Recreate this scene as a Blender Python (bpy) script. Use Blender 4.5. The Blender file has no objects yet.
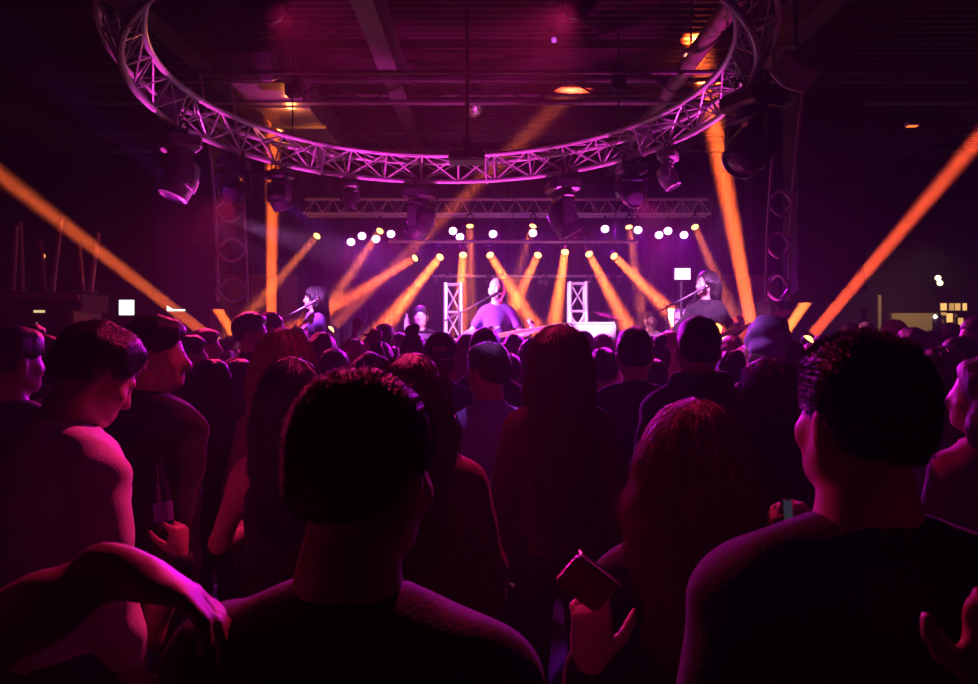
import bpy, math, random
import numpy as np
from mathutils import Vector, Matrix, Euler
from mathutils.kdtree import KDTree
SC = bpy.context.scene
COL = SC.collection
random.seed(7)
RNG = np.random.default_rng(11)
R = math.radians
# ---------------------------------------------------------------- camera
F, CX, HY, EYE = 760.0, 489.0, 336.0, 1.72
cam = bpy.data.cameras.new('camera')
camo = bpy.data.objects.new('camera', cam); COL.objects.link(camo)
camo.location = (0, 0, EYE); camo.rotation_euler = (R(90), 0, 0)
cam.sensor_width = 36; cam.lens = 36 * F / 978; cam.shift_y = (HY - 342) / 978
cam.clip_start = 0.02; cam.clip_end = 100
cam.dof.use_dof = True; cam.dof.focus_distance = 3.6; cam.dof.aperture_fstop = 9.0
SC.camera = camo

def P(u, v, d):
    return Vector(((u - CX) * d / F, d, EYE + (HY - v) * d / F))

# ---------------------------------------------------------------- materials
MATS = {}
def mat(name, col, rough=0.6, metal=0.0, emit=None, strength=0.0, bump=0.0, scale=40.0, vary=0.0, spec=0.5, sheen=0.0, stretch=None):
    if name in MATS: return MATS[name]
    m = bpy.data.materials.new(name); m.use_nodes = True
    nt = m.node_tree; b = nt.nodes['Principled BSDF']
    b.inputs['Base Color'].default_value = (*col, 1)
    b.inputs['Roughness'].default_value = rough
    b.inputs['Metallic'].default_value = metal
    b.inputs['Specular IOR Level'].default_value = spec
    if sheen:
        b.inputs['Sheen Weight'].default_value = sheen
        b.inputs['Sheen Roughness'].default_value = 0.4
    if bump or vary:
        tc = nt.nodes.new('ShaderNodeTexCoord')
        mp = nt.nodes.new('ShaderNodeMapping')
        if stretch: mp.inputs['Scale'].default_value = stretch
        nz = nt.nodes.new('ShaderNodeTexNoise'); nz.inputs['Scale'].default_value = scale
        nz.inputs['Detail'].default_value = 4
        nt.links.new(tc.outputs['Object'], mp.inputs['Vector'])
        nt.links.new(mp.outputs['Vector'], nz.inputs['Vector'])
        if bump:
            bp = nt.nodes.new('ShaderNodeBump'); bp.inputs['Strength'].default_value = bump
            bp.inputs['Distance'].default_value = 0.01
            nt.links.new(nz.outputs['Fac'], bp.inputs['Height'])
            nt.links.new(bp.outputs['Normal'], b.inputs['Normal'])
        if vary:
            cr = nt.nodes.new('ShaderNodeMix'); cr.data_type = 'RGBA'
            cr.inputs['A'].default_value = (*[c * (1 - vary) for c in col], 1)
            cr.inputs['B'].default_value = (*[min(1, c * (1 + vary)) for c in col], 1)
            nt.links.new(nz.outputs['Fac'], cr.inputs['Factor'])
            nt.links.new(cr.outputs['Result'], b.inputs['Base Color'])
    if emit:
        b.inputs['Emission Color'].default_value = (*emit, 1)
        b.inputs['Emission Strength'].default_value = strength
        m.cycles.emission_sampling = 'NONE'
    MATS[name] = m
    return m

BLACK = mat('black_metal', (0.02, 0.02, 0.022), 0.45, 0.3)
BLACKP = mat('black_plastic', (0.022, 0.022, 0.024), 0.5)
MATTE = mat('matte_black_paint', (0.008, 0.008, 0.009), 0.9, spec=.15)
ALU = mat('aluminium', (0.68, 0.68, 0.70), 0.38, 0.35, bump=0.1, scale=60)
CHROME = mat('chrome', (0.7, 0.7, 0.72), 0.15, 1.0)
STEEL = mat('painted_steel', (0.10, 0.09, 0.09), 0.5, 0.4, bump=0.3, scale=15)
SKIN = mat('skin', (0.52, 0.30, 0.22), 0.5, bump=0.05, scale=120)
SKIN2 = mat('skin_pale', (0.66, 0.43, 0.34), 0.48, bump=0.05, scale=120)
SKIN3 = mat('skin_brown', (0.30, 0.16, 0.11), 0.5, bump=0.05, scale=120)
EYEW = mat('eye_white', (0.7, 0.68, 0.66), 0.2)
HAIRS = {
    'black': mat('hair_black', (0.010, 0.008, 0.008), 0.42, bump=0.6, scale=60, stretch=(3, 3, .15)),
    'brown': mat('hair_brown', (0.045, 0.024, 0.014), 0.42, bump=0.6, scale=60, stretch=(3, 3, .15)),
    'copper': mat('hair_copper', (0.42, 0.20, 0.13), 0.42, bump=0.6, scale=60, stretch=(3, 3, .15)),
    'auburn': mat('hair_auburn', (0.16, 0.055, 0.03), 0.42, bump=0.6, scale=60, stretch=(3, 3, .15)),
    'blond': mat('hair_blond', (0.62, 0.42, 0.24), 0.42, bump=0.6, scale=60, stretch=(3, 3, .15)),
    'grey': mat('hair_grey', (0.2, 0.19, 0.18), 0.5, bump=0.6, scale=60, stretch=(3, 3, .15)),
}
def cloth(name, col, **k):
    return mat('cloth_' + name, col, 0.85, bump=0.25, scale=k.pop('scale', 220), sheen=k.pop('sheen', 0.15), **k)
CL = {
    'black': cloth('black', (0.012, 0.012, 0.013)),
    'charcoal': cloth('charcoal', (0.045, 0.043, 0.05)),
    'navy': cloth('navy', (0.02, 0.028, 0.09)),
    'blue': cloth('blue', (0.06, 0.08, 0.26)),
    'lightblue': cloth('light_blue', (0.30, 0.33, 0.70)),
    
    'white': cloth('white', (0.80, 0.78, 0.78)),
    'grey': cloth('grey', (0.16, 0.15, 0.17)),
    'maroon': cloth('maroon', (0.13, 0.02, 0.03)),
    'purple': cloth('purple', (0.16, 0.06, 0.35)),
    'pink': cloth('pink', (0.5, 0.16, 0.24)),
    'denim': cloth('denim', (0.03, 0.045, 0.10)),
    'lilac': cloth('lilac', (0.42, 0.32, 0.58), scale=90),
    'brownleather': mat('brown_leather', (0.09, 0.04, 0.025), 0.35, bump=0.4, scale=30),
    'shoe': mat('shoe_leather', (0.015, 0.013, 0.012), 0.4),
}
# ---------------------------------------------------------------- object helpers
def tagp(o, label=None, cat=None, group=None, kind=None):
    if label: o['label'] = label
    if cat: o['category'] = cat
    if group: o['group'] = group
    if kind: o['kind'] = kind
    return o

def thing(name, label, cat, loc=(0, 0, 0), rz=0.0, group=None, kind=None):
    o = bpy.data.objects.new(name, None); COL.objects.link(o)
    o.location = loc; o.rotation_euler = (0, 0, rz); o.empty_display_size = .1
    return tagp(o, label, cat, group, kind)

def link_mesh(name, verts, faces, m, parent=None, smooth=True):
    me = bpy.data.meshes.new(name)
    me.from_pydata([tuple(v) for v in verts], [], faces)
    me.update()
    if smooth and len(me.polygons): me.polygons.foreach_set('use_smooth', [True] * len(me.polygons))
    me.materials.append(m)
    o = bpy.data.objects.new(name, me); COL.objects.link(o)
    if parent: o.parent = parent
    return o

def quads_mesh(name, V, Q, m, parent=None, smooth=True):
    """numpy verts and an (n, 3|4) index array"""
    me = bpy.data.meshes.new(name)
    n, k = Q.shape
    me.vertices.add(len(V)); me.vertices.foreach_set('co', np.ascontiguousarray(V, np.float32).ravel())
    me.loops.add(n * k); me.loops.foreach_set('vertex_index', np.ascontiguousarray(Q, np.int32).ravel())
    me.polygons.add(n)
    me.polygons.foreach_set('loop_start', np.arange(0, n * k, k, dtype=np.int32))
    me.polygons.foreach_set('loop_total', np.full(n, k, dtype=np.int32))
    me.polygons.foreach_set('use_smooth', np.full(n, smooth, dtype=bool))
    me.update(calc_edges=True); me.validate()
    me.materials.append(m)
    o = bpy.data.objects.new(name, me); COL.objects.link(o)
    if parent: o.parent = parent
    return o

def basis(d, up=Vector((0, 0, 1))):
    d = Vector(d).normalized()
    if abs(d.dot(up)) > 0.98: up = Vector((0, 1, 0))
    x = up.cross(d).normalized(); y = d.cross(x).normalized()
    return x, y, d

class MB:
    def __init__(s): s.v = []; s.f = []; s.hard = False
    def box(s, c, size, rot=None, bev=0.0):
        c = Vector(c); sx, sy, sz = [a / 2 for a in size]
        rot = rot or Matrix.Identity(3)
        b = min(bev, sx * .9, sy * .9, sz * .9)
        if b <= 0:
            n = len(s.v)
            for x, y, z in ((-1,-1,-1),(1,-1,-1),(1,1,-1),(-1,1,-1),(-1,-1,1),(1,-1,1),(1,1,1),(-1,1,1)):
                s.v.append(c + rot @ Vector((x*sx, y*sy, z*sz)))
            for q in ((0,3,2,1),(4,5,6,7),(0,1,5,4),(1,2,6,5),(2,3,7,6),(3,0,4,7)): s.f.append([n+i for i in q])
            return
        # chamfered box
        idx = {}
        for X in (-1, 1):
            for Y in (-1, 1):
                for Z in (-1, 1):
                    for a in range(3):
                        p = [X*(sx-b), Y*(sy-b), Z*(sz-b)]
                        p[a] = (X*sx, Y*sy, Z*sz)[a]
                        idx[(X, Y, Z, a)] = len(s.v); s.v.append(c + rot @ Vector(p))
        for a in range(3):
            o1, o2 = [i for i in range(3) if i != a]
            for sg in (-1, 1):
                q = []
                for A, B in ((-1,-1),(1,-1),(1,1),(-1,1)):
                    k = [0,0,0]; k[a] = sg; k[o1] = A; k[o2] = B; q.append(idx[(*k, a)])
                s.f.append(q)
            for A in (-1, 1):
                for B in (-1, 1):   # edge along a
                    q = []
                    for e, ax in ((-1, o1), (1, o1), (1, o2), (-1, o2)):
                        k = [0,0,0]; k[a] = e; k[o1] = A; k[o2] = B; q.append(idx[(*k, ax)])
                    s.f.append(q)
        for X in (-1, 1):
            for Y in (-1, 1):
                for Z in (-1, 1): s.f.append([idx[(X,Y,Z,0)], idx[(X,Y,Z,1)], idx[(X,Y,Z,2)]])
    def tube(s, pts, r, n=8, closed=False, caps=True):
        pts = [Vector(p) for p in pts]; m = len(pts)
        rs = r if isinstance(r, (list, tuple)) else [r] * m
        base = len(s.v); x = None
        for i, p in enumerate(pts):
            if closed: d = pts[(i+1) % m] - pts[i-1]
            else: d = pts[min(i+1, m-1)] - pts[max(i-1, 0)]
            d.normalize()
            if x is None: x, y, _ = basis(d)
            x = (x - d * x.dot(d)).normalized(); y = d.cross(x)
            for k in range(n):
                a = 2 * math.pi * k / n
                s.v.append(p + (x * math.cos(a) + y * math.sin(a)) * rs[i])
        for i in range(m if closed else m - 1):
            j = (i + 1) % m
            for k in range(n):
                k2 = (k + 1) % n
                s.f.append([base + i*n + k, base + i*n + k2, base + j*n + k2, base + j*n + k])
        if not closed and caps:
            s.f.append([base + k for k in range(n)][::-1]); s.f.append([base + (m-1)*n + k for k in range(n)])
    def cyl(s, a, b, r, r2=None, n=16): s.tube([a, b], [r, r if r2 is None else r2], n)
    def lathe(s, prof, o, d, n=20):
        """prof: list of (r, h) along axis d from origin o"""
        x, y, z = basis(d); o = Vector(o); base = len(s.v)
        for r, h in prof:
            for k in range(n):
                a = 2 * math.pi * k / n
                s.v.append(o + z * h + (x * math.cos(a) + y * math.sin(a)) * max(r, 1e-4))
        for i in range(len(prof) - 1):
            for k in range(n):
                k2 = (k + 1) % n
                s.f.append([base+i*n+k, base+i*n+k2, base+(i+1)*n+k2, base+(i+1)*n+k])
    def sphere(s, c, r, n=12, rr=None):
        rr = rr or (1, 1, 1); c = Vector(c); base = len(s.v); m = n // 2 + 1
        for i in range(m + 1):
            t = math.pi * i / m
            for k in range(n):
                a = 2 * math.pi * k / n
                s.v.append(c + Vector((math.sin(t)*math.cos(a)*rr[0], math.sin(t)*math.sin(a)*rr[1], math.cos(t)*rr[2])) * r)
        for i in range(m):
            for k in range(n):
                k2 = (k+1) % n
                s.f.append([base+i*n+k, base+(i+1)*n+k, base+(i+1)*n+k2, base+i*n+k2])
    def prism(s, poly, h0, h1, fr=None):
        """poly in local xy, extruded z h0..h1, fr: function to world"""
        fr = fr or (lambda p: p); n = len(s.v); k = len(poly)
        for h in (h0, h1):
            for (x, y) in poly: s.v.append(fr(Vector((x, y, h))))
        s.f.append([n+i for i in range(k)][::-1]); s.f.append([n+k+i for i in range(k)])
        for i in range(k): s.f.append([n+i, n+(i+1)%k, n+k+(i+1)%k, n+k+i])
    def build(s, name, m, parent=None, smooth=None):
        o = link_mesh(name, s.v, s.f, m, parent, smooth=True if smooth is None else smooth)
        if smooth is None and len(o.data.polygons):
            o.data.set_sharp_from_angle(angle=R(35))
        return o

def area(name, loc, target, size, spread, energy, color, parent=None):
    l = bpy.data.lights.new(name, 'AREA'); l.shape = 'DISK'; l.size = size; l.spread = R(spread)
    l.energy = energy; l.color = color
    o = bpy.data.objects.new(name, l); COL.objects.link(o)
    o.location = loc; o.rotation_euler = (Vector(target) - Vector(loc)).to_track_quat('-Z', 'Y').to_euler()
    return o
def spot(name, loc, target, energy, color, ang=90, blend=.6, size=.04):
    l = bpy.data.lights.new(name, 'SPOT'); l.spot_size = R(ang); l.spot_blend = blend; l.shadow_soft_size = size
    l.energy = energy; l.color = color
    o = bpy.data.objects.new(name, l); COL.objects.link(o)
    o.location = loc; o.rotation_euler = (Vector(target) - Vector(loc)).to_track_quat('-Z', 'Y').to_euler()
    return o

# ================================================================ ROOM
def struct(name, mb, m, smooth=None):
    o = mb.build(name, m, None, smooth); o['kind'] = 'structure'; return o
WX, WY0, WY1, CZ = 9.0, -3.2, 13.0, 5.0
M_floor = mat('floor_concrete', (0.06, 0.05, 0.05), 0.35, bump=.2, scale=6, vary=.3)
M_wall = mat('wall_paint', (0.012, 0.007, 0.008), 0.8, bump=.2, scale=12, vary=.2)
M_ceil = mat('ceiling_deck', (0.035, 0.015, 0.014), 0.4, 0.2, bump=.35, scale=9, vary=.4)
b = MB(); b.box((0, (WY0+WY1)/2, -.1), (2*WX+.4, WY1-WY0+.4, .2)); struct('floor', b, M_floor)
# corrugated deck ceiling: ribs run across the room
b = MB(); y = WY0; prof = []
while y < WY1:
    for dy, dz in ((0, 0), (.05, 0), (.075, .05), (.125, .05)): prof.append((y + dy, CZ + dz))
    y += .15
n0 = len(prof)
for (yy, zz) in prof: b.v += [Vector((-WX, yy, zz)), Vector((WX, yy, zz))]
for i in range(n0 - 1): b.f.append([2*i, 2*i+1, 2*i+3, 2*i+2])
k = len(b.v)
b.v += [Vector((-WX-.2, WY0-.2, CZ+.2)), Vector((WX+.2, WY0-.2, CZ+.2)), Vector((WX+.2, WY1+.2, CZ+.2)), Vector((-WX-.2, WY1+.2, CZ+.2))]
b.f.append([k, k+1, k+2, k+3])
struct('ceiling', b, M_ceil, smooth=False)
b = MB(); b.box((0, WY1+.1, CZ/2+.05), (2*WX+.4, .2, CZ+.3)); struct('wall_back', b, M_wall)
b = MB(); b.box((-WX-.1, 5, CZ/2+.05), (.2, 16.4, CZ+.3)); struct('wall_left', b, M_wall)
b = MB(); b.box((WX+.1, 5, CZ/2+.05), (.2, 16.4, CZ+.3)); struct('wall_right', b, M_wall)
b = MB(); b.box((0, WY0-.1, CZ/2+.05), (2*WX+.4, .2, CZ+.3)); struct('wall_rear', b, M_wall)

# stage
SH = 0.6
M_stage = mat('stage_deck', (0.05, 0.045, 0.05), 0.4, bump=.2, scale=10)
b = MB(); b.box((0, 10.05, SH/2), (8.4, 5.7, SH), bev=.02)
for i in range(9): b.box((-4.1+i*1.03, 7.19, SH/2), (.04, .03, SH-.06))
o = b.build('stage_platform', M_stage); o['kind'] = 'structure'
# wing panels at the stage sides
M_wing = mat('wing_panel', (0.16, 0.07, 0.09), 0.7, bump=.2, scale=20)
for nm, x0, x1, lab in (('wing_wall', -4.0, -2.75, ''), ('wing_wall', 3.35, 4.15, '')):
    b = MB(); b.box(((x0+x1)/2, 10.9, SH+1.0), (x1-x0, .08, 2.0), bev=.01)
    for k in range(3):
        b.box((x0 + (k+.5)*(x1-x0)/3, 10.84, SH+1.0), (.03, .04, 1.9))
    o = b.build(nm, M_wing); o['kind'] = 'structure'

# backdrop curtain with folds
M_curt = cloth('backdrop', (0.045, 0.03, 0.06), scale=60)
nx, nz = 260, 8; V = []; Fc = []
for j in range(nz+1):
    for i in range(nx+1):
        x = -4.3 + 8.6*i/nx
        V.append((x, 12.35 + .05*math.sin(x*17) + .03*math.sin(x*41+j*.1), SH + .01 + 3.75*j/nz))
for j in range(nz):
    for i in range(nx): Fc.append([j*(nx+1)+i, j*(nx+1)+i+1, (j+1)*(nx+1)+i+1, (j+1)*(nx+1)+i])
o = link_mesh('backdrop_curtain', V, Fc, M_curt)
sol = o.modifiers.new('s', 'SOLIDIFY'); sol.thickness = .01
tagp(o, 'dark pleated curtain hanging across the back of the stage', 'curtain')

# ceiling structure
def beam(x, y0, y1, z, w, h, m=STEEL):
    b = MB()
    b.box((x, (y0+y1)/2, z), (w*.18, y1-y0, h)); b.box((x, (y0+y1)/2, z+h/2), (w, y1-y0, .02)); b.box((x, (y0+y1)/2, z-h/2), (w, y1-y0, .02))
    o = b.build('ceiling_beam', m); o['kind'] = 'structure'
for x in (-3.1, -1.1, 3.0, 6.6, -6.6): beam(x, 1.0, 13.0, CZ-.2, .2, .36)
for y in (3.0, 5.0, 8.4, 10.6):
    b = MB()
    b.box((0, y, CZ-.46), (2*WX, .1, .03)); b.box((0, y, CZ-.7), (2*WX, .1, .03))
    n = 40
    for i in range(n):
        xa = -WX + 2*WX*i/n; xb = -WX + 2*WX*(i+1)/n
        b.tube([(xa, y, CZ-.7 if i % 2 else CZ-.46), (xb, y, CZ-.46 if i % 2 else CZ-.7)], .011, 5)
    o = b.build('ceiling_joist', STEEL); o['kind'] = 'structure'

t = thing('ceiling_pipe', 'fat round pipe running under the ceiling above the right of the truss ring', 'pipe', (0, 0, 0))
b = MB()
b.tube([(1.95, .8, CZ-.62), (1.95, 12.8, CZ-.62)], .085, 16)
b.build('pipe', mat('pipe_paint', (.22, .16, .14), .35, .3, bump=.2, scale=12), t)
for y in range(2, 13, 2):
    b2 = MB(); b2.tube([(1.95 + .095*math.cos(a), y, CZ-.62 + .095*math.sin(a)) for a in [i*math.pi/8 for i in range(16)]], .012, 6, closed=True); b2.build('collar', STEEL, t)
# rectangular duct
M_duct = mat('galvanised_duct', (.30, .27, .26), .35, .6, bump=.3, scale=14, vary=.3)
t = thing('air_duct', 'square sheet metal air duct hung below the ceiling above the left of the stage', 'air duct', (-2.35, 9.4, CZ-.52))
b = MB(); b.box((0, 0, 0), (.62, 3.6, .34), bev=.01)
for k in range(5): b.box((0, -1.7+k*.85, 0), (.68, .035, .40))
b.build('duct', M_duct, t)
b = MB(); b.box((.0, -1.95, -.1), (.5, .3, .3), rot=Euler((R(25), 0, 0)).to_matrix(), bev=.02); b.build('vent_grille', M_duct, t)
# conduits
for i, (x0, y0, x1, y1, z) in enumerate(((-8.8, 5.2, 8.8, 5.2, CZ-.8), (-8.8, 9.4, 8.8, 9.4, CZ-.3), (-8.8, 7.2, 8.8, 7.2, CZ-.78))):
    b = MB(); b.tube([(x0, y0, z), (x1, y1, z)], .022, 8)
    o = b.build('conduit', STEEL)
    tagp(o, ['thin conduit crossing the room under the nearest roof joists', 'thin conduit tight under the deck above the stage', 'thin conduit crossing above the middle of the truss ring'][i], 'pipe')

# ================================================================ TRUSS RING
H0 = 1.884
RC = Vector((-.344, 6.15)); RR = 2.375; RZ = EYE + H0
def tilt(x, y): return .0176*(x-RC.x) - .064*(y-RC.y)      # the ring hangs slightly out of level
def ringp(a, r, z, lev=0): return (RC.x + r*math.sin(a), RC.y + r*math.cos(a), z + (0 if lev else tilt(r*math.sin(a)+RC.x, r*math.cos(a)+RC.y)))
ring = thing('circular_truss', 'big circular aluminium lighting truss hanging above the crowd in front of the stage', 'truss', (0, 0, 0))
NA = 144
for (r, z, lab) in ((RR-.14, RZ+.25, 'inner upper chord'), (RR+.14, RZ+.25, 'outer upper chord'), (RR, RZ, 'lower chord')):
    b = MB(); b.tube([ringp(2*math.pi*i/NA, r, z) for i in range(NA)], .026, 10, closed=True)
    o = b.build('chord', ALU, ring); o['label'] = lab
b = MB(); NS = 36
for i in range(NS):
    a0, a1, am = [2*math.pi*(i+q)/NS for q in (0, 1, .5)]
    lo = ringp(a0, RR, RZ); lo1 = ringp(a1, RR, RZ)
    for s in (-.14, .14):
        b.tube([ringp(a0, RR+s, RZ+.25), lo], .010, 6); b.tube([lo, ringp(a1, RR+s, RZ+.25)], .009, 6); b.tube([ringp(a0, RR+s, RZ+.25), lo1], .009, 6)
    b.tube([ringp(a0, RR-.14, RZ+.25), ringp(a0, RR+.14, RZ+.25)], .010, 6)
    b.tube([ringp(a0, RR-.14, RZ+.25), ringp(a1, RR+.14, RZ+.25)], .010, 6)
b.build('lattice_bracing', ALU, ring)
for k in range(8):
    a = 2*math.pi*(k+.17)/8
    b = MB()
    x, y = math.sin(a), math.cos(a)
    rot = Matrix.Rotation(-a, 3, 'Z')
    def fr(p, a=a): return Vector(ringp(a, RR + p.x, RZ + p.y)) + Vector((math.cos(a), -math.sin(a), 0)) * p.z
    b.prism([(-.17, .28), (.17, .28), (.03, -.03), (-.03, -.03)], -.008, .008, fr)
    b.build('joint_plate', ALU, ring)
for k in range(4):
    a = 2*math.pi*(k+.5)/4
    b = MB(); b.tube([ringp(a, RR, RZ+.25), ringp(a, RR, CZ-.02, 1)], .008, 6)
    b.box(ringp(a, RR, CZ-.55), (.14, .14, .26), bev=.02)
    b.build('hoist_cable', BLACK, ring)

# ================================================================ FIXTURES
ORANGE = (1.0, .112, .016)
M_amberlens = mat('amber_lens', (.9, .5, .2), .3, emit=(1, .42, .10), strength=5)
M_whitelens = mat('violet_lens', (.8, .6, .9), .3, emit=(1, .50, 1), strength=7)
M_darklens = mat('dark_lens', (.08, .06, .12), .08)
def aim_rot(d):
    x, y, z = basis(d)
    return Matrix((x, y, z)).transposed()
def moving_head(loc, aim, sc, label, lens=M_darklens, group='moving head lights on the ring truss', paint=BLACKP):
    loc = Vector(loc); d = Vector(aim).normalized()
    az = math.atan2(d.x, d.y)
    t = thing('moving_head_light', label, 'stage light', loc, 0, group)
    rz = Matrix.Rotation(-az, 3, 'Z')
    S = sc
    b = MB(); b.box(rz @ Vector((0, 0, -.09))*S, (.36*S, .28*S, .12*S), rz, bev=.025*S)
    b.box(rz @ Vector((0, -.145, -.09))*S, (.22*S, .02*S, .07*S), rz)
    b.build('base', paint, t)
    for s in (-1, 1):
        b = MB(); b.box(rz @ Vector((s*.11, 0, -.01))*S, (.05*S, .06*S, .06*S), rz, bev=.008)
        b.tube([rz @ Vector((s*.11, .035*math.cos(a), .045+.035*math.sin(a)))*S for a in [i*math.pi/5-.6 for i in range(8)]], .012*S, 6)
        b.build('clamp', STEEL, t)
    b = MB()
    b.cyl(Vector((0, 0, -.14))*S, Vector((0, 0, -.19))*S, .10*S, n=20)
    b.box(Vector((0, 0, -.20))*S, (.40*S, .13*S, .05*S), rz, bev=.018*S)
    for s in (-1, 1):
        pts = [(.155, -.20), (.20, -.24), (.20, -.40), (.175, -.46), (.155, -.40), (.15, -.25)]
        def fr(p, s=s): return rz @ Vector((s*p.x, p.z, p.y))*S
        b.prism(pts, -.055, .055, fr)
    b.build('yoke', paint, t)
    c = Vector((0, 0, -.40))*S
    h = MB(); x = [(.0, -.17), (.085, -.17), (.115, -.14), (.135, -.05), (.14, .03), (.13, .10), (.125, .17), (.105, .185), (.10, .165)]
    h.lathe([(r*S, hh*S) for r, hh in x], c, d, 24)
    for k in range(5): h.lathe([((.1385+.004)*S, (-.04+.025*k)*S), ((.1385+.010)*S, (-.035+.025*k)*S), ((.1385+.004)*S, (-.03+.025*k)*S)], c, d, 24)
    ho = h.build('lamp_head', paint, t)
    l = MB(); l.lathe([(0, .176*S), (.05*S, .174*S), (.10*S, .165*S)], c, d, 24); l.build('lens', lens, ho)
    return t, loc + c + d*.20*S

def par(loc, aim, r, label, lens, group, hang=True, dome=False, name='spotlight', cat='stage light', drop=.16):
    loc = Vector(loc); d = Vector(aim).normalized()
    t = thing(name, label, cat, loc, 0, group)
    b = MB(); b.lathe([(0, -1.9*r), (.55*r, -1.85*r), (.85*r, -1.4*r), (1.0*r, -.9*r), (1.12*r, 0), (1.2*r, .02*r), (1.2*r, .12*r), (1.0*r, .12*r), (.98*r, -.1*r)], (0, 0, 0), d, 20)
    for k in range(3): b.lathe([(1.0*r, -(.5+.2*k)*r), (1.14*r, -(.45+.2*k)*r), (1.0*r, -(.4+.2*k)*r)], (0, 0, 0), d, 20)
    b.build('housing', BLACKP, t)
    l = MB(); l.lathe([(0, .06*r), (.5*r, .03*r), (1.0*r, -.06*r)] if not dome else [(0, .75*r), (.35*r, .70*r), (.7*r, .5*r), (.95*r, .22*r), (1.0*r, 0)], (0, 0, 0), d, 20); l.build('lens', lens, t)
    x, y, z = basis(d)
    b = MB(); up = Vector((0, 0, drop if hang else -drop))
    b.tube([x*1.2*r, x*1.2*r+up*.6, x*.6*r+up, -x*.6*r+up, -x*1.2*r+up*.6, -x*1.2*r], .008, 6)
    if hang: b.tube([up, up + Vector((0, 0, .05))], .014, 8)
    b.build('bracket', BLACK, t)
    return t

# --- amber fan lights, low row
ORD = 'first second third fourth fifth sixth seventh eighth ninth tenth eleventh twelfth thirteenth fourteenth fifteenth'.split()
def beam_light(p, q, size, spread, energy, color):
    d = (q - p).normalized()
    return area('beam', p + d*(.075), q, size, spread, energy*3.0, color)
low = [(415,258,300,327,8.8,60),(440,257,385,325,8.8,110),(463,255,458,330,8.9,90),(490,255,540,335,8.9,110),(538,255,500,335,8.9,80),(565,252,553,335,8.9,110),(589,254,632,335,8.9,110),(614,256,680,322,8.8,100)]
for i, (a, c, e, f, dd, en) in enumerate(low):
    p = P(a, c, 10.2); q = P(e, f, dd)
    par(p, q-p, .05, f'small amber beam light on the low bar, {ORD[i]} from the left of eight', M_amberlens, 'amber beam lights on the low bar', drop=.12)
    beam_light(p, q, .10, 7, en*.95, ORANGE)
# low bar they hang from
def bar(name, x0, x1, y, z, label, truss=False, kind=None):
    t = thing(name, label, 'truss' if truss else 'bar', (0, 0, 0))
    b = MB()
    if truss:
        for (dy, dz) in ((-.12, 0), (.12, 0), (0, .22)): b.tube([(x0, y+dy, z+dz), (x1, y+dy, z+dz)], .022, 8)
        b.build('chord', ALU, t); b = MB(); n = int((x1-x0)/.25)
        for i in range(n):
            xa = x0+(x1-x0)*i/n; xb = x0+(x1-x0)*(i+.5)/n; xc = x0+(x1-x0)*(i+1)/n
            for dy in (-.12, .12): b.tube([(xa, y+dy, z), (xb, y, z+.22), (xc, y+dy, z)], .009, 5)
            b.tube([(xa, y-.12, z), (xc, y+.12, z)], .009, 5)
        b.build('lattice_bracing', ALU, t)
    else:
        b.tube([(x0, y, z), (x1, y, z)], .024, 10); b.build('tube', ALU, t)
    b = MB()
    for k in range(3):
        x = x0 + .3 + (x1-x0-.6)*k/2
        b.tube([(x, y, z+.0), (x, y, CZ-.02)], .006, 5)
    b.build('drop_cable', BLACK, t)
    return t
bar('lighting_bar', -1.35, 2.0, 10.2, P(489, 243, 10.2).z+.02, 'slim bar carrying the amber beam lights above the back of the stage')
bar('straight_truss', -2.6, 3.1, 10.75, P(489, 215, 10.75).z, 'straight aluminium truss above the back of the stage carrying the violet lamps', truss=True)
bar('lighting_bar', -.85, 2.0, 11.4, P(489, 276, 11.4).z, 'lowest thin bar across the backdrop with unlit lamps')
# unlit pars on that lowest bar
for i, u in enumerate((436, 447, 488, 493, 540, 546, 590, 596, 612, 618)):
    p = P(u, 273 + (i % 3), 11.4) + Vector((0, -.02, -.12))
    par(p, (.1*(i % 2)-.05, -1, -.35), .035, f'small unlit lamp on the lowest bar, {ORD[i]} from the left of ten', M_darklens, 'unlit lamps on the lowest bar', drop=.10)
# --- violet washes
VIO = (.78, .05, .95)
wash = [(351,242),(362,236),(376,239),(391,234),(419,234),(453,231),(460,237),(493,234),(533,233),(568,231),(605,229),(638,230),(659,235),(668,231),(684,235)]
for i, (u, v) in enumerate(wash):
    d = 10.75 - .12*(i % 2)
    p = P(u, v, d); aim = Vector((-(u-515)/260*.35, -1, -.52))
    par(p, aim, .055, f'violet wash lamp blazing on the rear truss, {ORD[i]} from the left of fifteen', M_whitelens, 'violet wash lamps on the rear truss', drop=.15)
    spot('wash', p + aim.normalized()*.06, p + aim, 300, (.50, .005, 1) if i % 3 else (1, .01, .40), ang=62, blend=.9)
# --- amber heads in upper row
upper = [(317,236,270,290,9.6,14),(380,231,350,275,9.8,20),(470,226,471,330,9.8,30),(533,226,500,330,9.8,16),(629,227,642,315,9.8,22),(695,227,722,290,9.6,14)]
for i, (a, c, e, f, dd, en) in enumerate(upper):
    p = P(a, c, 10.6); q = P(e, f, dd)
    par(p, q-p, .05, f'amber lamp on the rear truss above the low bar, {ORD[i]} from the left of six', M_amberlens, 'amber lamps on the rear truss', drop=.16)
    beam_light(p, q, .10, 6, en, (1, .16, .04))
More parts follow.
